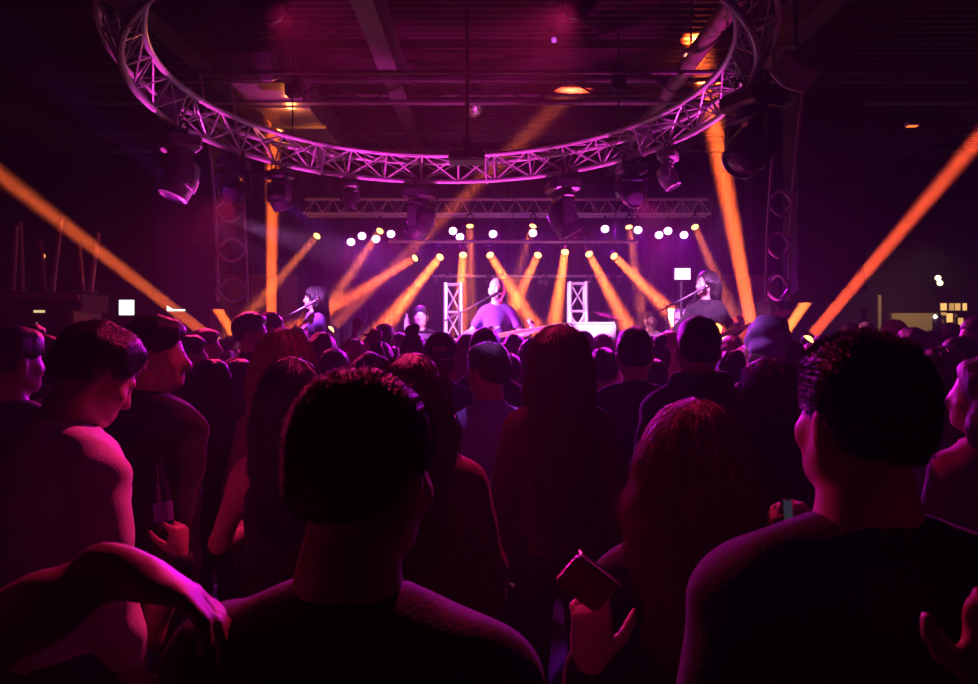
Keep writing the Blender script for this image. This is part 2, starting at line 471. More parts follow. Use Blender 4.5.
# --- floor uplights along the stage
ups = [ # lamp u,v,d  target u,v,d  energy size spread
    (271, 332, 9.6, 273, 150, 9.6, 150, .13, 3, 'behind the left singer', ORANGE),
    (753, 334, 9.2, 712, 115, 8.6, 190, .15, 4, 'behind the right guitarist', ORANGE),
    (216, 342, 7.5, 0, 175, 6.6, 42, .11, 3, 'at the left end of the stage, outermost', (1, .13, .03)),
    (236, 338, 9.9, 203, 286, 8.87, 50, .11, 3, 'at the left end of the stage, second in', ORANGE),
    (808, 340, 7.6, 978, 140, 6.8, 80, .11, 3, 'at the right end of the stage, outermost', (1, .09, .03)),
    (782, 338, 9.5, 815, 288, 8.42, 60, .11, 3, 'at the right end of the stage, second in', (1, .15, .03)),
    (726, 340, 8.0, 560, 150, 9.5, 9, .11, 4, 'at the right of the stage near the beanie', ORANGE),
    (330, 330, 9.4, 575, 88, 10.2, 32, .13, 4, 'on the stage floor behind the pointing hand', (1, .13, .05)),
    (702, 326, 9.9, 478, 132, 10.3, 42, .13, 4, 'on the stage floor by the drum kit', (1, .13, .05)),
]
for i, (u, v, d, tu, tv, td, en, sz, spd, where, colr) in enumerate(ups):
    p = P(u, v, d); q = P(tu, tv, td)
    t = par(p, q-p, .055, 'amber uplight shining up ' + where, M_amberlens, 'amber uplights on stage', hang=False, drop=.13, name='uplight', dome=True)
    # pole / foot down to the stage
    b = MB(); zt = -.13; zb = SH + .001 - p.z
    if p.y < 7.25: zb = -p.z + .001
    b.tube([(0, 0, zt), (0, 0, zb+.02)], .016, 8); b.lathe([(0, zb+.02), (.13, zb+.015), (.14, zb)], (0, 0, 0), (0, 0, 1), 20)
    b.build('stand', BLACK, t)
    beam_light(p, q, sz, spd, en, colr)

# --- magenta toners added on the stage lip to brighten the ring
for i, (x, tx, ty, en) in enumerate(((-2.9, -2.4, 6.4, 420), (-2.0, -1.9, 7.9, 330), (-.9, -1.0, 8.4, 330), (.6, .1, 8.5, 330), (1.6, 1.2, 8.1, 330), (2.9, 1.9, 6.9, 420))):
    p = Vector((x, 7.45, SH + .17)); q = Vector((tx, ty, RZ))
    par(p, q-p, .06, f'magenta floor lamp on the front lip of the stage, {ORD[i]} from the left of six', M_whitelens, 'magenta floor lamps on the stage lip', hang=False, drop=.155)
    spot('toner', p + (q-p).normalized()*.08, q, en*2.0, (1, .04, .68), ang=30, blend=.8)
# --- moving heads on the ring
def on_ring(u, far=True, drop=.03):
    k = (u - CX)/F
    # (k y - cx)^2 + (y - cy)^2 = R^2
    A = k*k+1; B = -2*(k*RC.x + RC.y); Cc = RC.x**2 + RC.y**2 - RR**2
    y = (-B + math.sqrt(max(0, B*B-4*A*Cc))*(1 if far else -1))/(2*A)
    return Vector((k*y, y, RZ - .026 - drop + tilt(k*y, y)))
VP = mat('violet_painted_head', (.05, .045, .06), .3, .2)  # dark head colour, tinted violet for the violet light falling on it
SILV = mat('silver_plastic', (.42, .42, .45), .35)
moving_head(on_ring(181), (-.35, -.25, -1), 1.0, 'silver-headed moving light under the left side of the truss ring', paint=SILV)
moving_head(on_ring(279), (.2, .3, -1), .72, 'small dark moving light under the ring beside the left orange beam', paint=VP)
t1 = moving_head(on_ring(421), (-.5, .25, -.8), 1.0, 'moving light under the ring above the left lattice tower', paint=VP)
t2 = moving_head(on_ring(563), (.5, .1, -.9), 1.1, 'glossy moving light under the front of the ring, right of the singer', paint=VP)
moving_head(on_ring(668), (.5, -.2, -1), .65, 'small moving light hanging under the right part of the ring', paint=SILV)
moving_head(on_ring(752), (-.55, -.25, -.6), 1.15, 'largest violet moving light hanging at the right side of the truss ring', paint=VP)
moving_head(on_ring(350), (0, .3, -1), .5, 'tiny dark moving light under the ring left of centre', paint=VP)
# crimson heads added on the ring, near side and flanks, to light the crowd
for i, (a, tx, ty, en) in enumerate(((-160, .9, 1.3, 230), (160, -.8, 1.5, 400), (-62, -2.0, 4.2, 420), (49, 2.0, 4.4, 420))):
    a = R(a); p = Vector(ringp(a, RR, RZ-.056)); q = Vector((tx, ty, 1.2))
    t, lp = moving_head(p, q-p, .6 if i < 2 else .8, ['crimson moving light on the near side of the ring, left one of two', 'crimson moving light on the near side of the ring, right one of two', 'crimson moving light at the far left of the ring', 'crimson moving light at the far right of the ring'][i], paint=VP)
    spot('crowd_light', lp + (q-p).normalized()*.03, q, en, (1, .02, .19) if i != 3 else (1, .03, .42), ang=50, blend=.9, size=.05)
# violet lamps added above the frame to brighten the beanie and blue shirt
for a, tgt, en, ang, lab in ((-172, (1.34, 3.75, 1.66), 190, 9, 'violet moving light on the near side of the ring, aimed at the lilac beanie'), (172, (.02, 3.2, 1.42), 120, 12, 'violet moving light on the near side of the ring, aimed at the blue collared shirt')):
    p = Vector(ringp(R(a), RR, RZ-.056)); q = Vector(tgt)
    t, lp = moving_head(p, q-p, .45, lab, paint=VP)
    spot('crowd_light', lp + (q-p).normalized()*.03, q, en, (.75, .16, 1), ang=ang, blend=.8, size=.04)
# soft violet shafts
p = P(183, 172, 6.8); area('violet_shaft', P(190, 196, 6.9), P(95, 105, 6.0), .12, 16, 14, (.35, .05, 1))
area('violet_shaft', P(286, 205, 8.0), P(345, 245, 8.6), .12, 14, 12, (.3, .05, 1))
# front lights on the band (from the ring), others added for keyboard and towers
for (u, tx, tv, td, en, colr) in ((190, 318, 300, 8.1, 900, (.75, .16, 1)), (215, 498, 300, 8.2, 2600, (.95, .25, 1)), (735, 700, 300, 8.3, 800, (.9, .22, 1)), (735, 592, 322, 8.9, 1500, (.95, .3, 1)), (190, 575, 310, 9.3, 1700, (.95, .35, 1)), (740, 453, 312, 9.5, 1500, (.95, .35, 1))):
    p = on_ring(u) + Vector((0, .1, -.62)); spot('key', p + (P(tx, tv, td)-p).normalized()*.2, P(tx, tv, td), en, colr, ang=24 if u not in (740,) and tx != 592 and tx != 575 else 13, blend=.5, size=.06)

# black hanging device at ring centre + little fixtures at the ceiling
t = thing('projector', 'black projector hanging in front of the middle of the truss ring', 'projector', P(467, 158, 7.6))
b = MB(); b.box((0, 0, 0), (.36, .28, .10), bev=.02); b.cyl((.08, -.14, 0), (.08, -.20, 0), .04, n=16); b.build('body', BLACKP, t)
b = MB(); b.tube([(0, 0, .05), (0, 0, CZ - P(467, 158, 7.6).z)], .02, 8); b.box((0, 0, .12), (.10, .08, .16), bev=.01); b.build('mount', BLACK, t)
t = thing('followspot', 'glassy clear lamp hanging from the ceiling inside the truss ring', 'stage light', P(474, 104, 9.6))
b = MB(); b.lathe([(0, .1), (.10, .08), (.14, 0), (.12, -.1), (.06, -.16), (0, -.17)], (0, 0, 0), (0.1, -.3, 1), 20); b.build('shell', CHROME, t)
b = MB(); b.tube([(-.17, 0, 0), (-.17, 0, .17), (.17, 0, .17), (.17, 0, 0)], .012, 6); b.tube([(0, 0, .17), (-.1, 0, CZ-P(474, 104, 9.6).z)], .012, 6); b.build('bracket', STEEL, t)
p = P(554, 40, 8.0); t = thing('violet_bulb', 'tiny violet lamp glowing on the ceiling inside the ring', 'lamp', p)
b = MB(); b.sphere((0, 0, 0), .03, 12); b.build('bulb', mat('violet_bulb', (.5, .2, .7), .3, emit=(.5, .1, .8), strength=.7), t)
b = MB(); b.tube([(0, 0, .02), (0, 0, CZ-p.z+.02)], .012, 6); b.build('stem', STEEL, t)
p = P(291, 106, 8.6); t = thing('ceiling_lamp', 'orange glowing bare lamp at the ceiling beside the duct', 'lamp', p)
b = MB(); b.sphere((0, 0, 0), .045, 12, (1, 1, .8)); b.build('bulb', mat('orange_bulb', (1, .5, .2), .3, emit=(1, .30, .06), strength=7), t)
b = MB(); b.lathe([(.03, .06), (.09, .03), (.11, -.01)], (0, 0, 0), (0, 0, 1), 16); b.tube([(0, 0, .03), (0, 0, CZ-p.z+.02)], .012, 6); b.build('shade', STEEL, t)
l = bpy.data.lights.new('ceiling_lamp_light', 'POINT'); l.energy = 14; l.color = (1, .25, .05); l.shadow_soft_size = .05
lo = bpy.data.objects.new('ceiling_lamp_light', l); COL.objects.link(lo); lo.location = p + Vector((0, 0, -.09))
# floodlight near the big head, right
p = P(795, 72, 6.0); t = thing('floodlight', 'grey box floodlight tilted down from the ceiling, right of the ring', 'stage light', p)
b = MB(); rr = Euler((R(50), 0, R(35))).to_matrix(); b.box((0, 0, 0), (.30, .22, .22), rr, bev=.02); b.build('housing', SILV, t)
b = MB(); b.tube([(-.17, .0, 0), (-.17, 0, .22), (.17, 0, .22), (.17, 0, 0)], .012, 6); b.tube([(0, 0, .22), (0, 0, CZ-p.z)], .014, 6); b.build('bracket', STEEL, t)
for i, (u, v, d, w) in enumerate(((908, 123, 7.8, .22), (905, 136, 9.0, .5))):
    p = P(u, v, d)
for i, (u, v, d) in enumerate(((691, 52, 7.2), (912, 124, 9.0))):
    p = P(u, v, d); t = thing('work_light', ['small bright work light beside the ceiling pipe', 'orange-lit small lamp under the ceiling at far right'][i], 'lamp', p)
    b = MB(); b.box((0, 0, 0), (.14, .10, .05), bev=.01); b.build('housing', SILV, t)
    b = MB(); b.box((0, 0, -.028), (.11, .07, .006)); b.build('lens', mat('work_lens%d' % i, (1, .7, .4), .3, emit=((1, .42, .12), (1, .2, .04))[i], strength=(3, 1.4)[i]), t)
    b = MB(); b.tube([(0, 0, .02), (0, 0, CZ-p.z+.02)], .01, 6); b.build('stem', STEEL, t)

# ================================================================ LINE ARRAYS + LATTICE LADDERS
M_grille = mat('speaker_grille', (.010, .010, .011), .7, bump=.5, scale=300)
def line_array(x, y, zb, n, w, label):
    t = thing('line_array', label, 'loudspeaker', (x, y, zb), 0, 'line array loudspeakers')
    z = 0; yy = 0
    for k in range(n):
        ang = R(14 * (1 - k/n)**1.5)
        h = .30; rot = Euler((-ang, 0, 0)).to_matrix()
        b = MB(); c = Vector((0, yy, z + h/2))
        sx = w/2; pts = [(-sx, -.28), (sx, -.28), (sx*.9, .22), (-sx*.9, .22)]
        def fr(p, c=c, rot=rot): return c + rot @ p
        b.prism(pts, -h/2+.006, h/2-.006, fr)
        cab = b.build('cabinet', MATTE, t)
        g = MB(); g.box(c + rot @ Vector((0, -.287, 0)), (w*.94, .012, h*.86), rot, bev=.004); g.build('grille', M_grille, cab)
        z += h*math.cos(ang); yy -= -h*math.sin(ang)*.0
    b = MB(); b.box((0, 0, z+.05), (w*.9, .5, .06), bev=.01)
    for s in (-1, 1): b.tube([(s*w*.3, 0, z+.05), (0, 0, z+.5), (0, 0, CZ-zb+.02)], .012, 6)
    b.build('flying_frame', BLACK, t)
    return t
line_array(P(193, 300, 8.6).x, 8.6, P(193, 305, 8.6).z, 7, .66, 'hanging column of black loudspeakers at the left of the stage')
line_array(P(820, 297, 8.2).x, 8.2, P(820, 298, 8.2).z, 7, .70, 'hanging column of black loudspeakers at the right of the stage')
def ladder(u0, u1, d, vb, n, label, curve):
    x0, x1 = P(u0, 0, d).x, P(u1, 0, d).x; w = x1-x0
    zb = P(0, vb, d).z
    t = thing('curved_lattice_frame', label, 'frame', ((x0+x1)/2, d, zb), 0, 'curved lattice frames beside the loudspeakers')
    H = .40
    b = MB()
    def off(z): return curve*(.05*(z/1.2)**2)
    for s in (-.5, .5):
        b.tube([(s*w + off(i*.1), 0, i*.1) for i in range(int(n*H/.1)+12)], .016, 8)
    b.build('rail', STEEL if False else mat('frame_paint', (.45, .38, .42), .4, .3), t)
    for k in range(n):
        z = .12 + k*H
        for s in (-1, 1):
            m = MB(); pts = []
            for i in range(13):
                q = i/12; pts.append((-w/2 + w*q + off(z), 0, z + s*(.015 + .10*math.sin(math.pi*q))))
            m.tube(pts, .017, 6); m.build('cross_bow', MATS['frame_paint'], t)
    zt = n*H+1.1
    m = MB(); m.tube([(off(zt), 0, zt), (off(zt), 0, CZ-zb)], .008, 6); m.tube([(-w/2+off(zt), 0, zt), (w/2+off(zt), 0, zt)], .012, 6); m.build('hanging_cable', BLACK, t)
ladder(218, 247, 7.6, 302, 3, 'curved lattice frame hanging beside the left loudspeaker column', -1)
ladder(766, 789, 7.2, 300, 3, 'curved lattice frame hanging beside the right loudspeaker column', 1)

# ================================================================ STAGE GEAR
def totem(u0, u1, vtop, d, label):
    x0, x1 = P(u0, 0, d).x, P(u1, 0, d).x; w = x1-x0; zt = P(0, vtop, d).z
    t = thing('lattice_tower', label, 'truss tower', ((x0+x1)/2, d, SH), 0, 'white lattice towers on stage')
    h = zt-SH
    M = mat('tower_metal', (.75, .75, .78), .35, .3)
    for sx in (-1, 1):
        for sy in (-1, 1):
            b = MB(); b.tube([(sx*(w/2-.02), sy*(w/2-.02), .03), (sx*(w/2-.02), sy*(w/2-.02), h)], .022, 8); b.build('post', M, t)
    b = MB(); n = 5
    for k in range(n+1):
        z = .05 + (h-.07)*k/n
        for a, c in (((-1,-1),(1,-1)), ((1,-1),(1,1)), ((1,1),(-1,1)), ((-1,1),(-1,-1))):
            f = w/2-.02; b.tube([(a[0]*f, a[1]*f, z), (c[0]*f, c[1]*f, z)], .014, 6)
            if k < n:
                z2 = .05 + (h-.07)*(k+1)/n
                if k % 2: b.tube([(a[0]*f, a[1]*f, z), (c[0]*f, c[1]*f, z2)], .011, 6)
                else: b.tube([(c[0]*f, c[1]*f, z), (a[0]*f, a[1]*f, z2)], .011, 6)
    b.build('lattice_bracing', M, t)
    b = MB(); b.box((0, 0, .015), (w+.14, w+.14, .03), bev=.005); b.build('base_plate', M, t)
    l = bpy.data.lights.new('tower_lamp', 'POINT'); l.energy = 30; l.color = (1, .45, .8); l.shadow_soft_size = .05  # bodiless point light added inside the tower to brighten its lattice
    lo = bpy.data.objects.new('tower_lamp', l); COL.objects.link(lo); lo.location = (0, 0, .12); lo.parent = t
totem(444, 462, 283, 9.5, 'white lattice truss tower standing left of the central singer')
totem(568, 587, 282, 9.5, 'white lattice truss tower standing behind the white keyboard')

# keyboard riser / piano
t = thing('keyboard', 'white-fronted stage keyboard in front of the right lattice tower', 'keyboard', ((P(590, 0, 8.9).x), 8.9, SH))
b = MB(); b.box((0, 0, 1.16), (.56, .32, .20), bev=.015); b.build('body', mat('white_gloss', (.75, .72, .75), .3), t)
b = MB()
for i in range(14): b.box((-.25+i*.038, -.10, 1.27), (.032, .14, .02))
b.build('keys', mat('ivory', (.8, .8, .78), .3), t)
b = MB()
for s in (-1, 1): b.tube([(s*.22, -.2, .01), (-s*.18, .0, 1.07)], .016, 8); b.tube([(s*.22, .2, .01), (-s*.18, .05, 1.07)], .016, 8)
b.build('stand', BLACK, t)
t = thing('synthesizer', 'long slim keyboard in front of the seated keyboard player', 'keyboard', ((P(416, 0, 9.1).x), 9.08, SH))
b = MB(); b.box((0, 0, 1.12), (.72, .3, .09), bev=.015); b.build('body', BLACKP, t)
b = MB(); b.box((0, -.152, 1.12), (.70, .006, .06)); b.build('front_panel', mat('keyboard_front', (.45, .4, .5), .4), t)
b = MB()
for s in (-1, 1): b.tube([(s*.3, -.2, .01), (-s*.26, .0, 1.07)], .016, 8); b.tube([(s*.3, .2, .01), (-s*.26, .05, 1.07)], .016, 8)
b.build('stand', BLACK, t)
# bottle on it
t = thing('water_bottle', 'clear water bottle standing on the slim keyboard', 'bottle', (P(407, 0, 9.08).x, 9.08, SH+1.165))
b = MB(); b.lathe([(0, 0), (.03, .002), (.032, .02), (.032, .13), (.026, .16), (.012, .18), (.012, .2)], (0, 0, 0), (0, 0, 1), 16); b.build('body', mat('bottle_plastic', (.8, .8, .85), .15), t)
b = MB(); b.cyl((0, 0, .198), (0, 0, .22), .014, n=12); b.build('cap', mat('white_cap', (.85, .85, .85), .4), t)

# amps
M_amp = mat('amp_tolex', (.03, .028, .03), .7, bump=.3, scale=120)
for i, (x, y, w, h, lab) in enumerate(((-2.55, 10.3, .7, .75, 'black guitar amplifier at the left rear of the stage'), (3.72, 10.3, .65, 1.1, 'tall black amplifier stack behind the right guitarist'), (-1.75, 10.0, .6, .6, 'low black amplifier behind the left singer'))):
    t = thing('guitar_amplifier', lab, 'amplifier', (x, y, SH))
    b = MB(); b.box((0, 0, h/2+.005), (w, .32, h), bev=.02); b.build('cabinet', M_amp, t)
    b = MB(); b.box((0, -.165, h*.42), (w*.88, .012, h*.68), bev=.004); b.build('grille_cloth', mat('grille_cloth', (.09, .085, .09), .9, bump=.4, scale=200), t)
    b = MB(); b.box((0, -.166, h*.88), (w*.88, .012, h*.12))
    for k in range(6): b.cyl((-w*.36+k*w*.14, -.17, h*.88), (-w*.36+k*w*.14, -.195, h*.88), .014, n=10)
    b.build('control_panel', mat('amp_panel', (.35, .35, .36), .35, .5), t)

# lit screen rack at the right + red panel
t = thing('monitor_stand', 'white glowing screen on a tall stand left of the right guitarist', 'screen', (P(682, 0, 8.45).x, 8.45, SH))
zs = P(0, 274, 8.45).z - SH
b = MB(); b.box((0, 0, zs), (.19, .04, .14), bev=.008); b.build('screen_housing', BLACKP, t)
b = MB(); b.box((0, -.022, zs), (.172, .004, .122)); b.build('screen', mat('stage_screen', (.8, .8, .8), .4, emit=(1, .55, .95), strength=2.2), t)
b = MB(); b.tube([(0, .03, zs), (0, .03, .03)], .016, 8)
for k in range(3): a = 2*math.pi*k/3; b.tube([(0, .03, .25), (.26*math.cos(a), .03+.26*math.sin(a), .015)], .01, 6)
b.build('tripod', BLACK, t)
t = thing('equipment_rack', 'tall rack of silver patch gear under the glowing screen', 'equipment rack', (P(681, 0, 9.0).x, 9.0, SH))
b = MB(); b.box((0, 0, .72), (.26, .36, 1.43), bev=.01); b.build('case', mat('rack_case', (.10, .05, .16), .5), t)
for k in range(7):
    b = MB(); b.box((0, -.185, 1.36-.1*k), (.22, .012, .08), bev=.003)
    for j in range(5): b.cyl((-.085+.04*j, -.19, 1.36-.1*k+.012*((j+k) % 3-1)), (-.085+.04*j, -.21, 1.36-.1*k+.012*((j+k) % 3-1)), .010, n=8)
    b.build('rack_unit', mat('rack_metal', (.75, .72, .78), .3, .5), t)
t = thing('leaning_panel', 'red slanted cloth banner leaning behind the right guitarist', 'banner', (P(735, 0, 9.6).x, 9.6, SH))
b = MB()
pts = [(-.30, 0), (.22, 0), (.16, 1.42), (-.26, 1.2)]
b.prism(pts, -.02, .02, lambda p: Vector((p.x, p.z+.08*p.y, p.y+.002))); b.build('cloth', mat('red_cloth', (.55, .05, .04), .7, bump=.3, scale=60), t)
b = MB(); b.tube([(-.28, .05, 0), (-.26, .15, 1.25)], .014, 8); b.tube([(.24, .05, 0), (.17, .16, 1.45)], .014, 8); b.build('pole', BLACK, t)

def mic_stand(x, y, zm, dirx, label, boom=True, floor=SH):
    """dirx: +1 mic points to +x; zm = height of the microphone above floor"""
    t = thing('microphone_stand', label, 'microphone stand', (x, y, floor), 0, 'microphone stands on stage')
    b = MB(); b.lathe([(0, .03), (.12, .02), (.13, 0)], (0, 0, 0), (0, 0, 1), 20); b.build('base', BLACK, t)
    b = MB(); b.tube([(0, 0, .02), (0, 0, zm-.10)], .012, 8); b.tube([(0, 0, zm-.75), (0, 0, zm-.70)], .02, 8); b.build('pole', mat('stand_metal', (.25, .25, .26), .3, .8), t)
    b = MB(); e = Vector((dirx*.26, -.02, zm+.02)); s = Vector((-dirx*.16, .01, zm-.2)); b.tube([s, e], .009, 8); b.build('boom_arm', MATS['stand_metal'], t)
    dv = (e-s).normalized(); m = MB(); m.tube([e, e+dv*.14], [.014, .02], 10); m.build('microphone', BLACKP, t)
    m = MB(); m.sphere(e+dv*.165, .028, 12); m.build('microphone_grille', CHROME, t)
    return t
mic_stand(P(296, 0, 8.0).x-.15, 7.95, P(0, 309, 8.0).z-SH, 1, 'microphone on boom stand in front of the long-haired singer at left')
mic_stand(P(489, 0, 7.9).x-.30, 7.85, P(0, 300, 7.9).z-SH-.02, 1, 'microphone on boom stand in front of the central bald singer')
mic_stand(P(670, 0, 8.0).x-.03, 8.0, P(0, 296, 8.0).z-SH, 1, 'microphone on boom stand pointing at the right guitarist')

# ================================================================ DRUMS
M_shell = mat('drum_shell', (.45, .40, .45), .25, .3)
M_skin = mat('drum_skin', (.75, .73, .72), .5)
dx, dy = P(655, 0, 10.0).x, 10.0
DH = .2
b = MB(); b.box((dx, dy+.15, SH+DH/2), (1.75, 1.5, DH), bev=.02); o = b.build('drum_riser', M_stage); o['kind'] = 'structure'
def drum(name, x, y, z, r, h, ax, label, legs):
    t = thing(name, label, 'drum', (x, y, SH+DH), 0)
    b = MB(); c = Vector((0, 0, z)); a = Vector(ax).normalized()
    b.lathe([(r, -h/2), (r, h/2)], c, a, 28); b.build('shell', M_shell, t)
    b = MB(); b.lathe([(0, h/2+.002), (r*.98, h/2)], c, a, 28); b.lathe([(r*.98, -h/2), (0, -h/2-.002)], c, a, 28); b.build('drum_head', M_skin, t)
    for s in (-1, 1):
        b = MB(); x_, y_, z_ = basis(a); b.tube([c + a*s*h/2 + (x_*math.cos(q)+y_*math.sin(q))*r for q in [i*math.pi/14 for i in range(28)]], .012, 6, closed=True); b.build('hoop', CHROME, t)
    for p, q in legs:
        b = MB(); b.tube([p, q], .009, 6); b.build('leg', CHROME, t)
drum('bass_drum', dx, dy-.25, .28, .27, .42, (0, -1, 0), 'large bass drum facing out on the drum riser', [((-.2, -.1, .15), (-.33, -.22, .004)), ((.2, -.1, .15), (.33, -.22, .004))])
drum('snare_drum', dx-.38, dy+.15, .62, .17, .13, (0, -.1, 1), 'snare drum on stand at the drummer’s side', [((0, 0, .56), (0, 0, .25)), ((0, 0, .25), (-.18, .1, .004)), ((0, 0, .25), (.16, .1, .004)), ((0, 0, .25), (0, -.2, .004))])
drum('rack_tom', dx-.15, dy-.22, .78, .14, .2, (0, .3, 1), 'small tom mounted above the bass drum', [((0, 0, .68), (.1, 0, .545))])
drum('floor_tom', dx+.45, dy+.05, .45, .2, .34, (0, 0, 1), 'deep floor tom at the right of the drum riser', [((.2, 0, .5), (.22, 0, .004)), ((-.1, .17, .5), (-.11, .19, .004)), ((-.1, -.17, .5), (-.11, -.19, .004))])
M_brass = mat('cymbal_brass', (.75, .5, .2), .25, 1.0)
for x, y, z, tilt, lab in ((-.62, -.15, 1.20, .2, 'tilted brass crash cymbal at the left of the drum kit'), (.55, -.2, 1.12, -.25, 'brass ride cymbal at the right of the drum kit'), (-.68, .3, .85, 0, 'hi-hat cymbals beside the snare drum')):
    t = thing('cymbal_stand', lab, 'cymbal', (dx+x, dy+y, SH+DH), 0)
    b = MB(); b.lathe([(0, .012), (.03, .010), (.2, -.012), (.2, -.015), (.03, .004), (0, .006)], (0, 0, z), (tilt, -.2, 1), 28); b.build('cymbal', M_brass, t)
    b = MB(); b.tube([(0, 0, z+.03), (0, 0, .2)], .011, 8)
    for k in range(3): a = 2*math.pi*k/3+.4; b.tube([(0, 0, .35), (.2*math.cos(a), .2*math.sin(a), .008)], .008, 6)
    b.build('stand', CHROME, t)
# ================================================================ PEOPLE
class SDF:
    def __init__(s, lo, hi, h):
        s.h = h; s.lo = np.array(lo, np.float32) - 3*h
        s.n = np.ceil((np.array(hi) + 3*h - s.lo)/h).astype(int) + 1
        s.F = np.full(s.n, 1.0, np.float32)
        s.ax = [s.lo[i] + h*np.arange(s.n[i], dtype=np.float32) for i in range(3)]
    def win(s, lo, hi):
        a = np.maximum(0, np.floor((np.array(lo)-s.lo)/s.h).astype(int)); b = np.minimum(s.n, np.ceil((np.array(hi)-s.lo)/s.h).astype(int)+1)
        if np.any(b - a < 1): return None, None
        sl = tuple(slice(a[i], b[i]) for i in range(3))
        return sl, np.ix_(*[s.ax[i][sl[i]] for i in range(3)])
def prim_bbox(p):
    if p[0] == 'E':
        c, r = p[1], max(p[2]); return c - r, c + r
    a, b2, ra, rb = p[1:5]; r = max(ra, rb)
    return np.minimum(a, b2) - r, np.maximum(a, b2) + r
def prim_d(p, X, Y, Z):
    if p[0] == 'E':
        c, r, M = p[1], p[2], p[3]
        x, y, z = X-c[0], Y-c[1], Z-c[2]
        if M is not None:
            u = M[0][0]*x+M[1][0]*y+M[2][0]*z; v = M[0][1]*x+M[1][1]*y+M[2][1]*z; w_ = M[0][2]*x+M[1][2]*y+M[2][2]*z
            x, y, z = u, v, w_
        k0 = np.sqrt((x/r[0])**2+(y/r[1])**2+(z/r[2])**2); k1 = np.sqrt((x/r[0]**2)**2+(y/r[1]**2)**2+(z/r[2]**2)**2)
        return k0*(k0-1)/np.maximum(k1, 1e-6)
    a, b2, ra, rb = p[1:5]; ab = b2-a; L = max(float(ab@ab), 1e-9)
    x, y, z = X-a[0], Y-a[1], Z-a[2]
    t = np.clip((x*ab[0]+y*ab[1]+z*ab[2])/L, 0, 1)
    return np.sqrt((x-t*ab[0])**2+(y-t*ab[1])**2+(z-t*ab[2])**2) - (ra+(rb-ra)*t)
def wob(X, Y, Z, f, ph=0.0):
    return (np.sin(f*X+1.7*np.sin(f*.6*Z+ph)+ph)*np.sin(f*1.1*Z+1.3*np.sin(f*.7*Y+ph))+np.sin(f*1.9*Y+2*np.sin(f*.8*X)+ph)*.5)
def solid(prims, h, cuts=(), noise=None):
    """prims: ('E', c, r, M, k) / ('C', a, b, ra, rb, k); cuts: ('P', n, c) keeps n.p<c, ('S', prim, k) subtracts"""
    bb = [prim_bbox(p) for p in prims]
    lo = np.min([q[0] for q in bb], 0); hi = np.max([q[1] for q in bb], 0)
    g = SDF(lo, hi, h)
    for p, (a, c) in zip(prims, bb):
        k = p[-1]; sl, W = g.win(a-k-3*h, c+k+3*h)
        if sl is None: continue
        d = prim_d(p, *W); f = g.F[sl]
        q = np.clip(.5+.5*(f-d)/k, 0, 1)
        g.F[sl] = f + (d-f)*q - k*q*(1-q)
    if noise is not None:
        W = np.ix_(*g.ax); g.F += noise(*W).astype(np.float32)
    for c in cuts:
        if c[0] == 'P':
            W = np.ix_(*g.ax); n = c[1]; d = (n[0]*W[0]+n[1]*W[1]+n[2]*W[2]-c[2])
            if len(c) > 3:
                kk = c[3]; d = d.astype(np.float32); q = np.clip(.5+.5*(d-g.F)/kk, 0, 1); near = g.F < .5
                g.F = np.where(near, g.F + (d-g.F)*q + kk*q*(1-q), g.F)
            else: g.F = np.maximum(g.F, d.astype(np.float32))
        else:
            p = c[1]; a, b2 = prim_bbox(p); k = c[2]; sl, W = g.win(a-k-2*h, b2+k+2*h)
            if sl is None: continue
            d = -prim_d(p, *W); f = g.F[sl]
            q = np.clip(.5+.5*(d-f)/k, 0, 1); g.F[sl] = f + (d-f)*q + k*q*(1-q)
    return nets(g)
def nets(g):
    F = g.F; F[0] = 1; F[-1] = 1; F[:, 0] = 1; F[:, -1] = 1; F[:, :, 0] = 1; F[:, :, -1] = 1
    I = F < 0; nx, ny, nz = F.shape; cs = (nx-1, ny-1, nz-1)
    acc = np.zeros(cs+(3,), np.float32); cnt = np.zeros(cs, np.float32)
    offs = [(0, 0), (1, 0), (0, 1), (1, 1)]
    faces = []
    eidx = []
    for ax in range(3):
        s0 = [slice(None)]*3; s1 = [slice(None)]*3; s0[ax] = slice(0, -1); s1[ax] = slice(1, None)
        A = F[tuple(s0)]; B = F[tuple(s1)]; m = I[tuple(s0)] != I[tuple(s1)]
        idx = np.argwhere(m)
        a = A[m]; c = B[m]; t = a/(a-c)
        pos = idx.astype(np.float32).copy(); pos[:, ax] += t
        o = [i for i in range(3) if i != ax]
        for (p, q) in offs:
            cell = idx.copy(); cell[:, o[0]] -= p; cell[:, o[1]] -= q
            np.add.at(acc, tuple(cell.T), pos); np.add.at(cnt, tuple(cell.T), 1)
        eidx.append((idx, I[tuple(s0)][m], o))
    act = cnt > 0; vid = np.full(cs, -1, np.int64); vid[act] = np.arange(act.sum())
    V = acc[act]/cnt[act][:, None]*g.h + g.lo
    for ax, (idx, ins, o) in enumerate(eidx):
        q = []
        for (p, r) in ((0, 0), (1, 0), (1, 1), (0, 1)):
            cell = idx.copy(); cell[:, o[0]] -= p; cell[:, o[1]] -= r; q.append(vid[tuple(cell.T)])
        q = np.stack(q, 1)
        flip = ins if ax != 1 else ~ins
        q[~flip] = q[~flip][:, ::-1]
        faces.append(q)
    return V, np.concatenate(faces)
A3 = lambda *p: np.array(p, np.float32)
def rotm(yaw, down, tilt):
    return np.array(Matrix.Rotation(R(yaw), 3, 'Z') @ Matrix.Rotation(-R(down), 3, 'X') @ Matrix.Rotation(R(tilt), 3, 'Y'), np.float32)

